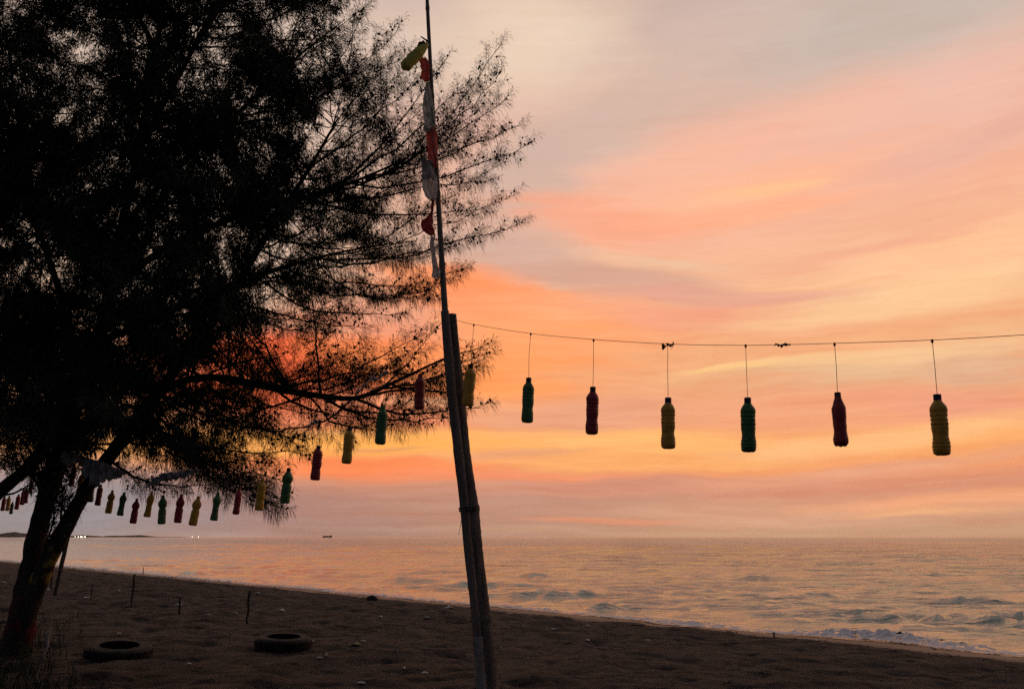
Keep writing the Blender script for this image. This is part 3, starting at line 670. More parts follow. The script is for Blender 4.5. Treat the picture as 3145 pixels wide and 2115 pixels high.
# ------------------------------------------------------------------ cloth flags on the pole
def cloth(name, rows_, Y, m, label, cat, nu=10, wr=.02, seed=0, sub=6, ragged=.0, curl=0.0, group=None, phys=1.0):
    """rows_: list of (left px, right px, y px) from top to bottom; the cloth hangs as a folded sheet near distance Y"""
    R_ = np.array(rows_, float); nr = (len(R_)-1)*sub+1
    S = spline(R_, nr); rng = np.random.default_rng(seed)
    vs_ = []
    ph = rng.uniform(0, 6.28, 4)
    for i in range(nr):
        l, r, y = S[i]
        for j in range(nu+1):
            u = j/nu
            jx = ragged*(r-l)*(.5*pn(np.array([i*.7]), np.array([j*.9]), seed)[0]) if j in (0, nu) else 0
            p = P(l+(r-l)*u+jx, y+ragged*8*pn(np.array([j*.8]), np.array([i*.5+4]), seed+3)[0]*(1 if i in (0, nr-1) else .3), Y)
            fold = wr*math.sin(u*6.5+ph[0]+i*.12)+.6*wr*math.sin(u*13+ph[1]-i*.21)+.5*wr*math.sin(i*.9+ph[2]+u*3)
            p = p+np.array([.35*fold*.3, fold+curl*(u-.5)**2, .0]); vs_.append(p)
    vs_ = np.array(vs_); org = vs_[0].copy()
    o = mesh_obj(name, vs_-org, grid_faces(nr, nu+1), m, smooth=True); o.location = org
    sd_ = o.modifiers.new('thickness', 'SOLIDIFY'); sd_.thickness = .003
    tag(o, label, cat, group); return o
red_c = mat('faded_red_cloth', (.86,.36,.30), (.76,.27,.23), rough=.9, scale=6, bump=.3, bscale=60, trans=.62)
red_d = mat('dark_red_cloth', (.72,.17,.15), (.60,.12,.11), rough=.9, scale=8, bump=.3, bscale=60, trans=.4)
wht_c = mat('dirty_white_cloth', (.90,.88,.86), (.78,.76,.74), rough=.9, scale=5, bump=.3, bscale=50, trans=.6)
gry_c = mat('grey_cloth', (.60,.57,.55), (.48,.46,.45), rough=.9, scale=5, bump=.3, bscale=50, trans=.35)
prt_c = mat('printed_white_cloth', (.88,.88,.86), (.42,.46,.34), rough=.9, scale=11, bump=.3, bscale=50, trans=.6)
yel_c = mat('olive_yellow_bag', (.62,.57,.12), (.50,.46,.09), rough=.7, scale=4, bump=.4, bscale=30, trans=.22)
# yellow bag: a puffed roll swinging out from the pole
rb = [P(1314,138,YP-.06), P(1300,148,YP-.10), P(1282,166,YP-.13), P(1262,186,YP-.15), P(1246,203,YP-.16), P(1238,212,YP-.16)]
s = spline(np.array([[*p, r] for p, r in zip(rb, (.010,.030,.044,.046,.044,.020))]), 20)
v, f = tube(s[:, :3]-s[0, :3], s[:, 3], 14, lump=.05); o = mesh_obj('plastic_bag', v, f, yel_c, smooth=True); o.location = s[0, :3]
tag(o, 'olive yellow bag tied high on the bamboo pole, puffed to the left', 'bag')
cloth('cloth_flag', [(1296,1312,128),(1286,1314,140),(1284,1312,150),(1290,1308,158)], YP+.0, mat('brown_cloth', (.20,.12,.08), rough=.9, trans=.1), 'small brown rag on top of the yellow bag on the pole', 'flag', seed=1)
cloth('cloth_flag', [(1288,1316,180),(1290,1318,200),(1296,1320,222),(1290,1321,240),(1294,1322,248)], YP-.06, red_c, 'topmost pink red flag scrap, just below the yellow bag', 'flag', seed=2, ragged=.4)
cloth('cloth_flag', [(1306,1318,254),(1300,1324,290),(1296,1330,320),(1300,1334,350),(1304,1339,380),(1300,1340,400),(1308,1330,408)], YP-.06, prt_c, 'long white cloth with worn green print tied below the topmost red scrap', 'flag', seed=3, ragged=.15)
cloth('cloth_flag', [(1308,1341,392),(1308,1341,420),(1311,1341,450),(1313,1341,480),(1322,1342,503),(1334,1346,516)], YP-.055, red_c, 'long faded red flag in the middle of the pole', 'flag', seed=4, ragged=.12)
cloth('cloth_flag', [(1294,1302,490),(1294,1328,500),(1295,1334,520),(1296,1336,550)], YP-.07, gry_c, 'grey torn cloth hanging just left of the long red flag end', 'flag', seed=5, ragged=.2)
cloth('cloth_flag', [(1294,1338,536),(1296,1343,560),(1302,1343,590),(1312,1342,610),(1326,1340,618)], YP-.065, wht_c, 'dirty white square flag under the long red one', 'flag', seed=6, ragged=.12)
cloth('cloth_flag', [(1327,1334,612),(1326,1333,640),(1322,1330,660),(1300,1328,672),(1290,1328,690),(1302,1333,710),(1322,1336,724)], YP-.05, red_d, 'dark red triangular flag scrap below the white square flag', 'flag', seed=7, ragged=.2)
cloth('cloth_flag', [(1325,1336,728),(1320,1334,745),(1325,1338,775),(1329,1344,810),(1330,1352,832),(1326,1351,848),(1334,1348,856)], YP-.05, wht_c, 'narrow white cloth strip, lowest on the pole', 'flag', seed=8, ragged=.12)

# ------------------------------------------------------------------ strings and bottles
cord_m = mat('brown_twine', (.10,.055,.035), (.07,.04,.03), rough=.9, scale=60)
def line_Y(px, right):
    s = (px-CX)/F/math.cos(PITCH)
    sl, X0 = (-.86, -.44) if right else (-1.07, -.50)
    Y = 6.3
    for _ in range(30):
        X = s*Y*.985; Y = .5*Y+.5*(6.3+(X-X0)*sl)
    return max(3.2, Y)
def LPt(px, py, right): return P(px, py, line_Y(px, right))
RL = [(1392,980),(1455,996),(1630,1024),(1823,1042),(2051,1056),(2290,1060),(2563,1054),(2863,1044),(3145,1028),(3330,1012)]
LL = [(1360,988),(1290,1050),(1185,1144),(1080,1236),(982,1300),(890,1350),(810,1387),(740,1412),(670,1432),(610,1444),(560,1450),(510,1452),(470,1448),(425,1440),(385,1432),(350,1424),(310,1412),(280,1402),(255,1394),(228,1388),(135,1392),(97,1428),(80,1450),(60,1466),(38,1480),(10,1480),(-60,1470)]
def line_obj(pts, right, label):
    a = np.array([LPt(x, y, right) for x, y in pts]); d_ = a[-1]-a[-2]; d_ = d_/np.linalg.norm(d_); a = np.concatenate([a, [a[-1]+d_*1.2+np.array([0, 0, .05]), a[-1]+d_*2.6+np.array([0, 0, .16])]])
    s = spline(a, len(a)*6)
    v, f = tube(s-s[0], .0018, 5); o = mesh_obj('string_line', v, f, cord_m); o.location = s[0]; tag(o, label, 'string'); return s
line_obj(RL, True, 'thin brown string running from the bamboo pole to the right edge, holding bottles')
line_obj(LL, False, 'thin brown string running left from the bamboo pole behind the tree, holding bottles')
def lathe(prof, seg=28, petal=0):
    prof = np.array(prof, float); an = np.arange(seg)*2*math.pi/seg; vs_ = []
    for h, r in prof:
        rr = r*(1+(petal*np.cos(5*an) if h < .09 else 0)); vs_.append(np.stack([np.cos(an)*rr, np.sin(an)*rr, np.full(seg, h)+(petal*.25*np.cos(5*an) if h < .03 else 0)], -1))
    v = np.concatenate(vs_); f = grid_faces(len(prof), seg, True).tolist()
    f.append(list(range(seg))[::-1]); f.append(list(range((len(prof)-1)*seg, len(prof)*seg)))
    return v, f
def prof_interp(keys, n, ribs=()):
    k = np.array(keys); h = np.linspace(k[0, 0], k[-1, 0], n); r = np.interp(h, k[:, 0], k[:, 1])
    ker = np.array([.25, .5, .25]); rs = r.copy(); rs[1:-1] = np.convolve(r, ker, 'valid')
    for (a, b_, per, amp) in ribs:
        q = (h > a) & (h < b_); rs[q] -= amp*(.5+.5*np.cos((h[q]-a)/per*2*math.pi))**3
    return np.stack([h, rs], -1)
TYPES = {
 'water': (prof_interp([(0,.095),(.012,.122),(.035,.136),(.10,.140),(.22,.137),(.30,.124),(.36,.124),(.44,.136),(.50,.138),(.76,.136),(.79,.130),(.84,.100),(.885,.060),(.905,.056)], 70, ((.05,.24,.06,.007),(.47,.76,.075,.009))), .905, .064),
 'contour': (prof_interp([(0,.085),(.015,.115),(.06,.134),(.13,.136),(.20,.124),(.30,.119),(.45,.124),(.62,.132),(.70,.128),(.80,.096),(.88,.062),(.915,.052),(.925,.066),(.935,.052)], 70, ((.655,.69,.02,.004),)), .935, .060),
 'bulb': (prof_interp([(0,.10),(.012,.126),(.04,.138),(.18,.138),(.42,.136),(.50,.128),(.535,.108),(.56,.110),(.62,.140),(.70,.152),(.77,.138),(.84,.092),(.885,.058),(.905,.052)], 70, ((.06,.46,.085,.006),)), .905, .058),
 'waisted': (prof_interp([(0,.10),(.012,.128),(.04,.140),(.12,.138),(.28,.120),(.45,.112),(.56,.120),(.66,.140),(.74,.144),(.80,.124),(.86,.082),(.90,.056),(.915,.052)], 70, ((.05,.5,.07,.005),)), .915, .058)}
BM, CM = {}, {}
for k, (pr, ht, rc_) in TYPES.items():
    v, f = lathe(pr, 28, .05 if k == 'contour' else .012)
    v = v+.009*np.stack([pn(v[:, 0]*9+3, v[:, 2]*7, 80), pn(v[:, 1]*9, v[:, 2]*7, 81), 0*v[:, 0]], -1)
    o = mesh_obj('body_proto', v, f, None, smooth=True); BM[k] = o.data; bpy.data.objects.remove(o)
    hh = np.linspace(ht-.022, 1.0, 10); pc = [(h, rc_*(.97 if i in (0, 9) else (1.0 if i % 2 else .985))) for i, h in enumerate(hh)]
    v, f = lathe(pc, 24); o = mesh_obj('cap_proto', v, f, None, smooth=False); CM[k] = o.data; bpy.data.objects.remove(o)
PAINT = {'yellow': mat('yellow_bottle_paint', (.62,.34,.028), (.50,.27,.025), rough=.42, scale=9, bump=.35, bscale=9, spec=.4),
         'green': mat('green_bottle_paint', (.055,.175,.048), (.036,.125,.036), rough=.42, scale=9, bump=.35, bscale=9, spec=.4),
         'red': mat('red_bottle_paint', (.36,.030,.036), (.25,.02,.027), rough=.42, scale=9, bump=.35, bscale=9, spec=.4)}
CAPM = {'dark': mat('black_cap', (.025,.025,.030), rough=.5), 'blue': mat('navy_cap', (.03,.035,.09), rough=.5), 'brown': mat('brown_cap', (.09,.045,.03), rough=.55)}
for k in BM:
    BM[k].materials.append(PAINT['yellow']); CM[k].materials.append(CAPM['dark'])
def bottle(top, bot, hang, right, kind, colour, label, group, capc='dark', cord=True):
    Y = line_Y(top[0], right); T = P(top[0], top[1], Y); Bm = P(bot[0], bot[1], Y); ax = T-Bm; h = np.linalg.norm(ax)
    r = empty('hanging_bottle', tuple(Bm)); tag(r, label, 'bottle', group)
    q = Vector(ax).to_track_quat('Z', 'Y'); spin = RNG.uniform(0, 6.28); sq_ = RNG.uniform(.93, 1.05, 2)
    for nm, me, mm in (('body', BM[kind], PAINT[colour]), ('cap', CM[kind], CAPM[capc] if capc in CAPM else PAINT[colour])):
        o = bpy.data.objects.new(nm, me); C.objects.link(o); o.parent = r
        o.rotation_mode = 'QUATERNION'; o.rotation_quaternion = q @ Matrix.Rotation(spin, 3, 'Z').to_quaternion(); o.scale = (h*sq_[0], h*sq_[1], h)
        o.material_slots[0].link = 'OBJECT'; o.material_slots[0].material = mm
    H = LPt(hang[0], hang[1], right); mid_ = (H+T)/2+np.array([RNG.normal()*.002, 0, 0])
    v, f = tube(np.array([H, H*.5+mid_*.5, mid_, T])-Bm, .0016, 5); cd_ = mesh_obj('cord', v, f, cord_m, r)
    v, f = uv_sphere(.007, tuple(H-Bm+np.array([0, 0, -.004])), 7, 5, (1, 1, 1.6)); mesh_obj('knot', v, f, cord_m, cd_)
    return r
GR, GL = 'bottles on the right string', 'bottles on the left string'
for a in [((1446,1119),(1436,1246),(1455,997),'water','yellow','yellow bottle half behind the thick bamboo post edge, first to the right','dark'),
          ((1624,1160),(1619,1297),(1630,1024),'water','green','dark green bottle, second to the right of the bamboo pole','dark'),
          ((1821,1188),(1817,1333),(1823,1043),'water','red','dark maroon ribbed bottle, third to the right of the bamboo pole','dark'),
          ((2052,1221),(2052,1377),(2051,1056),'water','yellow','olive yellow bottle under the black tape tuft on the right string','blue'),
          ((2296,1221),(2300,1387),(2290,1060),'water','green','dark green ribbed bottle at the lowest point of the right string','blue'),
          ((2572,1205),(2584,1369),(2563,1055),'contour','red','maroon soda bottle with long tapered neck on the right string','brown'),
          ((2878,1211),(2894,1397),(2863,1045),'water','yellow','largest olive yellow bottle, rightmost on the string','blue')]:
    bottle(a[0], a[1], a[2], True, a[3], a[4], a[5], GR, a[6])
for a in [((1291,1148),(1288,1257),(1292,1048),'water','red','red bottle in front of the low branch, first left of the bamboo pole','pale'),
          ((1177,1245),(1167,1364),(1185,1144),'water','green','bright green bottle, second left of the bamboo pole','x'),
          ((1075,1311),(1064,1423),(1080,1236),'water','yellow','yellow bottle against the golden sky, third left of the bamboo pole','dark'),
          ((979,1368),(967,1474),(983,1300),'water','red','dark red bottle against the golden sky, fourth left of the bamboo pole','dark'),
          ((887,1437),(874,1545),(892,1350),'bulb','green','green bulb shouldered bottle just right of the drooping needle clump','dark'),
          ((807,1470),(795,1567),(811,1386),'water','yellow','yellow bottle overlapping the drooping needle clump','x'),
          ((736,1495),(724,1579),(740,1412),'contour','red','red tapered neck bottle, next left of the drooping needle clump','x'),
          ((671,1511),(656,1598),(673,1431),'waisted','green','green waisted bottle between a red and a yellow one right of the grey net','x'),
          ((610,1523),(591,1613),(614,1443),'bulb','yellow','yellow bulb shouldered bottle under the right end of the grey net','x'),
          ((557,1518),(545,1605),(563,1450),'bulb','red','red bulb shouldered bottle under the middle of the grey net','x'),
          ((501,1520),(496,1609),(506,1452),'bulb','green','green bottle half covered by a needle twig under the grey net','x'),
          ((467,1510),(451,1587),(470,1448),'waisted','yellow','yellow bottle under the left end of the small grey net','x'),
          ((421,1530),(408,1607),(425,1440),'bulb','red','red bulb shouldered bottle hanging lowest, left of the small grey net','x'),
          ((382,1511),(368,1583),(385,1432),'waisted','green','green waisted bottle second right of the leaning trunk, beside a yellow one','x'),
          ((346,1505),(332,1576),(350,1424),'bulb','yellow','yellow bulb shouldered bottle right of the leaning trunk, below the grey rag','x'),
          ((310,1487),(299,1552),(313,1412),'water','red','dark red bottle just right of the leaning trunk top','x'),
          ((282,1468),(276,1541),(284,1402),'water','green','green bottle mostly hidden behind the leaning trunk','x'),
          ((256,1448),(242,1519),(258,1395),'water','yellow','brown yellow bottle seen between the two trunks','x'),
          ((230,1432),(217,1492),(232,1389),'water','red','maroon bottle between the two trunks under the grey rag','x'),
          ((133,1434),(121,1490),(136,1392),'water','yellow','brown yellow bottle half behind the left trunk','dark'),
          ((97,1474),(93,1514),(98,1428),'water','red','maroon bottle highest of the far left cluster','dark'),
          ((82,1498),(78,1545),(84,1447),'water','red','maroon bottle second from right in the far left cluster','dark'),
          ((74,1501),(67,1550),(75,1456),'water','red','dark red bottle in the middle of the far left cluster','dark'),
          ((58,1517),(50,1564),(60,1466),'water','red','dark red bottle above the gap in the far left cluster','dark'),
          ((39,1540),(33,1578),(41,1480),'water','green','small dark green bottle hanging lowest at far left','dark'),
          ((29,1522),(22,1568),(31,1481),'water','yellow','brown bottle second from the left frame edge','dark'),
          ((15,1523),(7,1568),(17,1480),'water','red','dark red bottle nearest the left frame edge','dark')]:
    bottle(a[0], a[1], a[2], False, a[3], a[4], a[5], GL, a[6])
# tape tufts, shreds and net rags on the strings
blk = mat('black_tape', (.035,.028,.028), rough=.7)
def shred(name, pts, wid, Yf, m, label, cat, seed):
    rng = np.random.default_rng(seed); c = spline(np.array([P(x, y, Yf(x)) for x, y in pts]), len(pts)*5)
    vs_ = []
    for i, p in enumerate(c):
        w_ = wid*(.5+.9*abs(math.sin(i*1.7+seed)))*rng.uniform(.6, 1.2); a = i*.5+seed
        vs_ += [p+np.array([0, math.cos(a), math.sin(a)])*w_, p+rng.normal(size=3)*wid*.25, p-np.array([.3, math.cos(a), math.sin(a)])*w_]
    vs_ = np.array(vs_); o = mesh_obj(name, vs_-c[0], grid_faces(len(c), 3), m, smooth=False); o.location = c[0]
    s_ = o.modifiers.new('thickness', 'SOLIDIFY'); s_.thickness = .002
    tag(o, label, cat); return o
ry = lambda x: line_Y(x, True); lyf = lambda x: line_Y(x, False)
shred('tape_tuft', [(2032,1058),(2042,1062),(2034,1070),(2048,1062),(2052,1056),(2062,1062),(2070,1054),(2064,1068)], .010, ry, blk, 'black ragged tape tuft knotted above the olive yellow bottle', 'tape', 1)
shred('tape_tuft', [(2380,1059),(2392,1060),(2402,1062),(2414,1058),(2428,1058)], .010, ry, blk, 'black tape wrap on the string between two right bottles', 'tape', 2)
pl_w = mat('torn_white_plastic', (.55,.54,.52), (.42,.41,.40), rough=.6, scale=12, trans=.15)
net = mat('grey_net_cloth', (.62,.62,.63), (.46,.46,.47), rough=.95, scale=9, bump=.6, bscale=40, trans=.3)
shred('plastic_shred', [(1190,1138),(1180,1150),(1165,1158),(1150,1166),(1135,1164),(1150,1158)], .020, lambda x: lyf(x)-.05, pl_w, 'torn white plastic shred on the string before the low branch', 'plastic scrap', 3)
shred('plastic_shred', [(1128,1178),(1116,1192),(1104,1200),(1092,1212)], .018, lambda x: lyf(x)-.05, pl_w, 'lower torn white plastic strip beside the low branch', 'plastic scrap', 4)
shred('plastic_shred', [(946,1312),(955,1302),(968,1294),(980,1290),(974,1304)], .022, lambda x: lyf(x)-.03, pl_w, 'small torn plastic scrap over the fourth bottle left of the pole', 'plastic scrap', 5)
def rag(cols, Y, m, label, seed, nv=7):
    """a torn sheet slung along its upper edge: columns of (px, top, bottom) with a frayed lower hem"""
    cc = np.array(cols, float); S = spline(cc, len(cc)*6); rng = np.random.default_rng(seed); vs_ = []
    for i, (x, t, b_) in enumerate(S):
        fray = rng.uniform(-.30, .18)*(b_-t)*(1 if i % 2 else .35)+4*math.sin(i*1.3)
        for j in range(nv):
            u = j/(nv-1); p = P(x+rng.normal()*.6, t+rng.normal()*.8+(b_+fray-t)*u, Y)
            p[1] += .05*math.sin(i*.8+u*2)+.035*math.sin(i*1.9-u*5)+.02*rng.normal(); vs_.append(p)
    vs_ = np.array(vs_); o = mesh_obj('net_rag', vs_-vs_[0], grid_faces(len(S), nv), m, smooth=True); o.location = vs_[0]
    s_ = o.modifiers.new('thickness', 'SOLIDIFY'); s_.thickness = .003; tag(o, label, 'rag'); return o
rag([(452,1482,1492),(475,1466,1490),(500,1455,1480),(525,1450,1474),(550,1447,1472),(580,1443,1460),(606,1440,1449)], lyf(520)-.35, net, 'small grey net rag stretched along the string over the bottles', 9)
rag([(188,1394,1410),(212,1388,1428),(238,1394,1424),(262,1404,1466),(285,1410,1488),(306,1414,1482),(330,1424,1476),(356,1436,1470),(384,1450,1460)], y0-1.0, net, 'large grey rag draped across the tree fork and leaning trunk', 10, 9)

# ------------------------------------------------------------------ stakes
stick = mat('grey_stick', (.10,.08,.068), (.06,.048,.04), rough=.9, scale=9, bump=.4)
def stake(top, bot, w0, w1, label, m=stick, name='wooden_stake', nseg=9, Y=None, wob=.010):
    g = ground_hit(*bot); Yb = float(g[1]) if Y is None else Y
    p0 = P(bot[0], bot[1], Yb); p0[2] = sz(p0[0], Yb)-.08 if Y is None else p0[2]
    p1 = P(top[0], top[1], Yb)
    s = p0+(p1-p0)*np.linspace(0, 1, nseg)[:, None]; s[1:-1] += RNG.normal(size=(nseg-2, 3))*wob*.5
    r = np.linspace(w0, w1, nseg)*.78*Yb/F/2
    v, f = tube(s-p0, r, 7, lump=.08); o = mesh_obj(name, v, f, m, smooth=True); o.location = p0; tag(o, label, 'stake', 'stakes in the sand'); return o
stake((161,1748),(156,1812),7,7,'short stake right behind the leaning prop stick by the trunk')
stake((284,1792),(278,1842),5,5,'faint short stake between the trunk and the tall middle stake')
stake((414,1762),(402,1862),8,9,'tall thin stake standing above the left tyre near the waterline')
stake((553,1832),(551,1884),12,8,'short blunt stake between the two tyres')
stake((766,1812),(758,1915),9,9,'slim leaning stake behind the right tyre')
stake((440,1741),(440,1764),3,3,'hair thin rod standing at the waterline right of the tall stake')
stake((2377,1940),(2379,1958),5,7,'tiny stick poking up at the waterline on the right')
stake((214,1625),(166,1825),14,16,'long prop stick leaning under the forked trunk', name='prop_stick')
stake((152,1938),(112,2100),5,13,'thin pale stick leaning at the bottom left below the trunk', m=pale, name='prop_stick', wob=.03)

# ------------------------------------------------------------------ tyres
rub = mat('old_tyre_rubber', (.012,.012,.0125), (.022,.021,.020), rough=.85, scale=14, bump=.5, spec=.3)
def tyre(px, py, wpx, label, tilt, spin, hr=.66):
    g = ground_hit(px, py); k = wpx*g[1]/F/2; hgt = k*hr
    r = empty('tyre', (g[0], g[1], sz(g[0], g[1])-.05)); r.rotation_euler = (tilt[0], tilt[1], spin); tag(r, label, 'tyre', 'old tyres on the sand')
    pr = [(.0,.60),(.03,.64),(.02,.74),(.03,.86),(.10,.95),(.16,.985),(.84,.985),(.90,.95),(.97,.86),(.98,.74),(.97,.64),(1.0,.60),(.96,.585),(.92,.62),(.86,.80),(.5,.86),(.14,.80),(.08,.62),(.04,.585)]
    an = np.arange(48)*2*math.pi/48; v = []
    for h, rad in pr: v.append(np.stack([np.cos(an)*rad*k, np.sin(an)*rad*k, np.full(48, h*hgt)], -1))
    v = np.concatenate(v); n = len(pr); f = grid_faces(n, 48, True).tolist(); f += [[(n-1)*48+j, (n-1)*48+(j+1) % 48, (j+1) % 48, j] for j in range(48)]
    cc_ = mesh_obj('carcass', v, f, rub, r, smooth=True)
    bl = []
    for row, (h0, h1) in enumerate(((.17,.32),(.35,.49),(.51,.65),(.68,.83))):
        for j in range(40):
            a0 = (j+.5*(row % 2))*2*math.pi/40; a1 = a0+2*math.pi/40*.74; sk = .05*(1 if row < 2 else -1); vv = []
            for rad in (.97, 1.012):
                for (a, h) in ((a0, h0), (a1, h0), (a1+sk, h1), (a0+sk, h1)): vv.append((math.cos(a)*rad*k, math.sin(a)*rad*k, h*hgt))
            bl.append((np.array(vv), [(0,1,2,3),(7,6,5,4),(0,4,5,1),(1,5,6,2),(2,6,7,3),(3,7,4,0)]))
    v, f = merge(bl); mesh_obj('tread', v, f, rub, cc_)
tyre(362,2016,186,'old black tyre lying on the sand near the tree, left of the two',(.10,.05,0),.3,.5)
tyre(868,1995,164,'old black tyre lying on the sand, right of the two',(.06,-.02,0),1.1,.62)

# ------------------------------------------------------------------ litter and drift on the sand
lit_w = mat('white_plastic_litter', (.70,.69,.66), (.5,.49,.47), rough=.6, scale=20)
lit_y = mat('yellow_green_litter', (.55,.55,.28), (.42,.42,.2), rough=.6, scale=20)
lit_b = mat('brown_drift', (.22,.17,.13), (.12,.09,.07), rough=.9, scale=20)
def litter(px, py, w, h, m, label, cat, name, rot=0.0):
    g = ground_hit(px, py); sc = g[1]/F; a, b_ = w*sc/2, max(.03, h*sc*2.2)
    rng = np.random.default_rng(int(px*7+py)); n = 6; vs_ = []
    for i in range(n):
        for j in range(n):
            u, v_ = i/(n-1)*2-1, j/(n-1)*2-1
            e = 1-.35*(abs(u)*abs(v_))+rng.normal()*.12
            z = h*sc*(.28*(1-u*u)*(1-v_*v_)+.30*abs(rng.normal())*(1-abs(u)*.6))
            x, y = u*a*e, v_*b_*.5*e
            vs_.append((x*math.cos(rot)-y*math.sin(rot), x*math.sin(rot)+y*math.cos(rot), z+.004))
    o = mesh_obj(name, np.array(vs_), grid_faces(n, n), m); o.location = (g[0], g[1], sz(g[0], g[1])+.002)
    s_ = o.modifiers.new('thickness', 'SOLIDIFY'); s_.thickness = .006; s_.offset = -1
    tag(o, label, cat, 'litter on the sand'); return o
LT = [(865,1877,16,9,lit_w,'white scrap standing right of the slim leaning stake'),(1168,1897,14,8,lit_w,'white scrap midway between the right tyre and the pole, near the water'),
 (1090,1981,34,9,lit_y,'pale yellow green scrap midway between the right tyre and the pole'),(1382,1868,30,10,lit_w,'large white scrap at the waterline just left of the pole'),
 (1003,2014,6,12,lit_w,'small upright white scrap right of the right tyre'),(893,1953,26,6,lit_w,'long white scrap just behind the right tyre'),(958,1971,10,5,lit_w,'tiny white scrap touching the right side of the right tyre'),
 (1304,2069,22,8,lit_w,'pale scrap on the sand left of the pole foot'),(1110,2100,24,6,lit_w,'thin pale scrap near the bottom edge left of the pole'),(548,1859,20,7,lit_w,'white scrap by the short blunt stake'),
 (362,1814,14,5,lit_w,'white scrap left of the tall thin stake'),(268,1837,24,8,lit_w,'white scrap beside the faint short stake'),(148,1812,12,7,lit_w,'white scrap at the foot of the prop stick'),
 (12,1789,12,5,lit_w,'white scrap at the left frame edge behind the trunk'),(12,1908,16,9,lit_b,'brown scrap at the left frame edge beside the trunk foot'),(365,1948,16,5,lit_w,'dim white scrap just behind the left tyre'),
 (578,2041,16,5,lit_w,'dim white scrap right of the left tyre near the bottom'),(792,1822,22,5,lit_w,'flat white scrap near the waterline right of the slim stake'),(638,1889,14,4,lit_w,'thin white scrap left of the slim leaning stake'),
 (722,1884,12,5,lit_w,'small white scrap touching the slim leaning stake'),(1699,1934,12,5,lit_w,'white scrap right of the pole near the water'),(1804,1968,18,6,lit_w,'bright slanted white scrap right of the pole'),
 (1803,1922,12,4,lit_w,'small white scrap near the water, second right of the pole'),(1745,1975,24,8,lit_b,'brown scrap left of the bright slanted white one'),(1962,1919,52,4,lit_b,'long pale driftwood strip near the water'),
 (1990,1969,12,4,lit_w,'small pale scrap in the middle of the sand'),(2048,1979,26,5,lit_b,'flat brown scrap in the middle of the sand'),(1562,1885,16,4,lit_w,'thin white scrap just right of the pole by the water'),
 (1312,1898,14,4,lit_w,'faint white scrap left of the pole by the water'),(1242,2055,6,8,lit_w,'tiny upright scrap left of the pole foot'),(980,2022,20,4,lit_w,'thin pale strip below the small upright scrap'),(1115,1970,16,4,lit_w,'faint scrap behind the pale yellow green one')]
for (px, py, w_, h_, m_, lab) in LT: litter(px, py, w_, h_, m_, lab, 'litter', 'litter_scrap', RNG.uniform(-.4, .4))
g = ground_hit(1142, 1843); v, f = uv_sphere(14*g[1]/F, (0, 0, 0), 14, 9, (1.25, 1, .95)); v = v*(1+.08*pn(v[:, 0]*9, v[:, 2]*9, 90))[:, None]
o = mesh_obj('driftwood_lump', v, f, mat('wet_dark_wood', (.02,.016,.014), rough=.7), smooth=True); o.location = (g[0], g[1], sz(g[0], g[1])+.02); tag(o, 'dark round lump lying at the waterline left of the pole', 'driftwood')

# ------------------------------------------------------------------ fine drift on the sand: twigs, chips and dead needles
drng = np.random.default_rng(77); dv_ = {0: [], 1: []}
for k in range(2600):
    dd_ = 5.2+10.5*drng.random()**.8 if drng.random() < .75 else drng.normal(6.0, .5); tt_ = drng.uniform(-5, 42)
    x = NS[0]*(D0-dd_)+US[0]*tt_; y = NS[1]*(D0-dd_)+US[1]*tt_
    if y < 3: continue
    pale_ = drng.random() < .22; L_ = drng.uniform(.015, .06) if pale_ else drng.uniform(.03, .20)*(1 if drng.random() < .9 else 1.8); a = drng.uniform(0, 3.14); w_ = drng.uniform(.004, .010)
    z = sz(x, y); c, s_ = math.cos(a), math.sin(a); h_ = drng.uniform(.006, .03)
    p0 = np.array([x-c*L_/2, y-s_*L_/2, z+.002]); p1 = np.array([x+c*L_/2, y+s_*L_/2, z+h_]); n_ = np.array([-s_*w_, c*w_, 0]); u_ = np.array([0, 0, w_*1.2])
    dv_[1 if pale_ else 0].append((np.array([p0-n_, p0+n_, p0+u_, p1-n_*.6, p1+n_*.6, p1+u_*.6]), [(0,1,4,3),(1,2,5,4),(2,0,3,5),(0,2,1),(3,4,5)]))
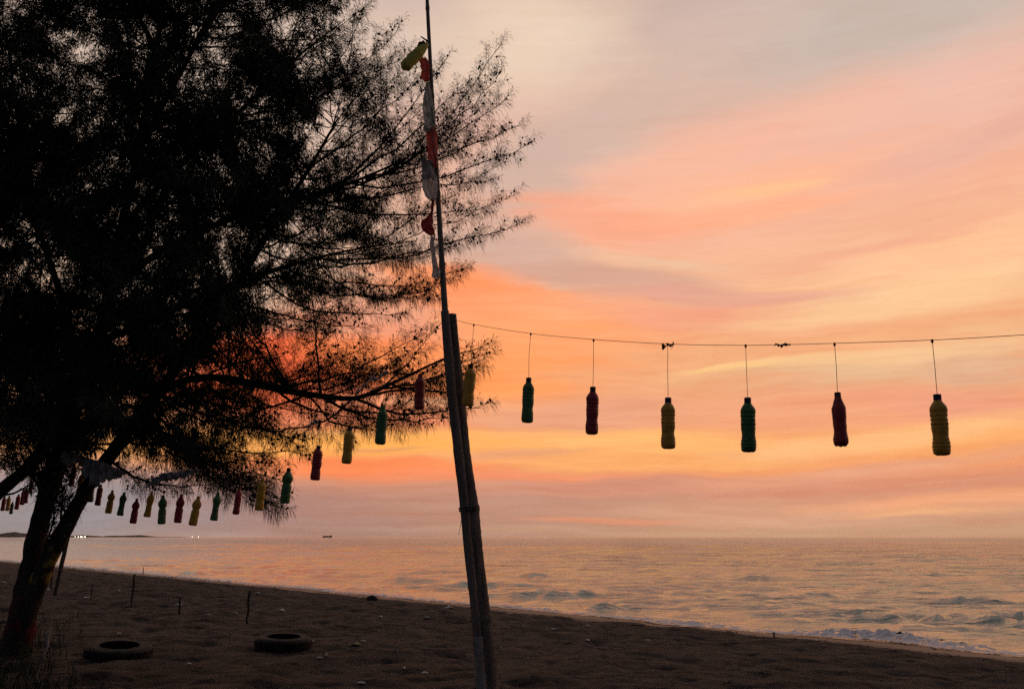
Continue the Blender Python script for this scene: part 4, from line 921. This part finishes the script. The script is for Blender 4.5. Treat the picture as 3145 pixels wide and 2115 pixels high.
for k, m_, lab in ((0, mat('dead_twigs', (.12,.09,.07), (.05,.04,.032), rough=.95, scale=3), 'scattered brown twigs and dead needles lying over the sand'), (1, mat('shell_chips', (.38,.35,.32), (.22,.20,.18), rough=.8, scale=5), 'scattered tiny pale chips and shell bits on the sand')):
    v, f = merge(dv_[k]); o = mesh_obj('beach_debris', v, f, m_); o['kind'] = 'stuff'; tag(o, lab, 'debris')
# ------------------------------------------------------------------ low grass round the tree foot
gr = np.random.default_rng(31); gv = []; gf = []
for k in range(5200):
    px, py = gr.uniform(-260, 250), gr.uniform(1900, 2200)
    if gr.random() > math.exp(-((px-40)/150)**2)*1.0: continue
    if pn(np.array([px/38.0]), np.array([py/20.0]), 60)[0] < -.05: continue
    g_ = ray(px, py); t_ = (CAMZ-.97)/-g_[2]; x, y = g_[0]*t_, g_[1]*t_; z = sz(x, y)
    h_ = gr.uniform(.06, .26); a = gr.uniform(0, 6.28); l_ = gr.normal(0, .35, 2)*h_; w_ = .004; i_ = len(gv)
    c, s_ = math.cos(a)*w_, math.sin(a)*w_
    gv += [(x-c, y-s_, z-.01), (x+c, y+s_, z-.01), (x+l_[0]*.4+c*.7, y+l_[1]*.4+s_*.7, z+h_*.6), (x+l_[0]*.4-c*.7, y+l_[1]*.4-s_*.7, z+h_*.6), (x+l_[0], y+l_[1], z+h_*.9)]
    gf += [(i_, i_+1, i_+2, i_+3), (i_+3, i_+2, i_+4)]
o = mesh_obj('low_grass', gv, gf, mat('dark_beach_grass', (.035,.050,.022), (.022,.032,.016), rough=.9, scale=2)); o['kind'] = 'stuff'; tag(o, 'dark low grass tufts growing round the tree foot', 'grass')
# ------------------------------------------------------------------ sea haze
hv, hf = boxv(-16000, 16000, -200, 5900, -6.0, 48)
hz = mesh_obj('haze', hv, hf); hz['kind'] = 'stuff'; tag(hz, 'thin evening sea haze that greys the far coast', 'haze')
hm = bpy.data.materials.new('haze_air'); hm.use_nodes = True; hm.node_tree.nodes.clear()
vo = hm.node_tree.nodes.new('ShaderNodeVolumePrincipled'); vo.inputs['Color'].default_value = (.80,.76,.78,1); vo.inputs['Density'].default_value = 2.6e-5; vo.inputs['Anisotropy'].default_value = .3
ou = hm.node_tree.nodes.new('ShaderNodeOutputMaterial'); hm.node_tree.links.new(vo.outputs[0], ou.inputs['Volume']); hz.data.materials.append(hm)
scene.cycles.volume_bounces = 1
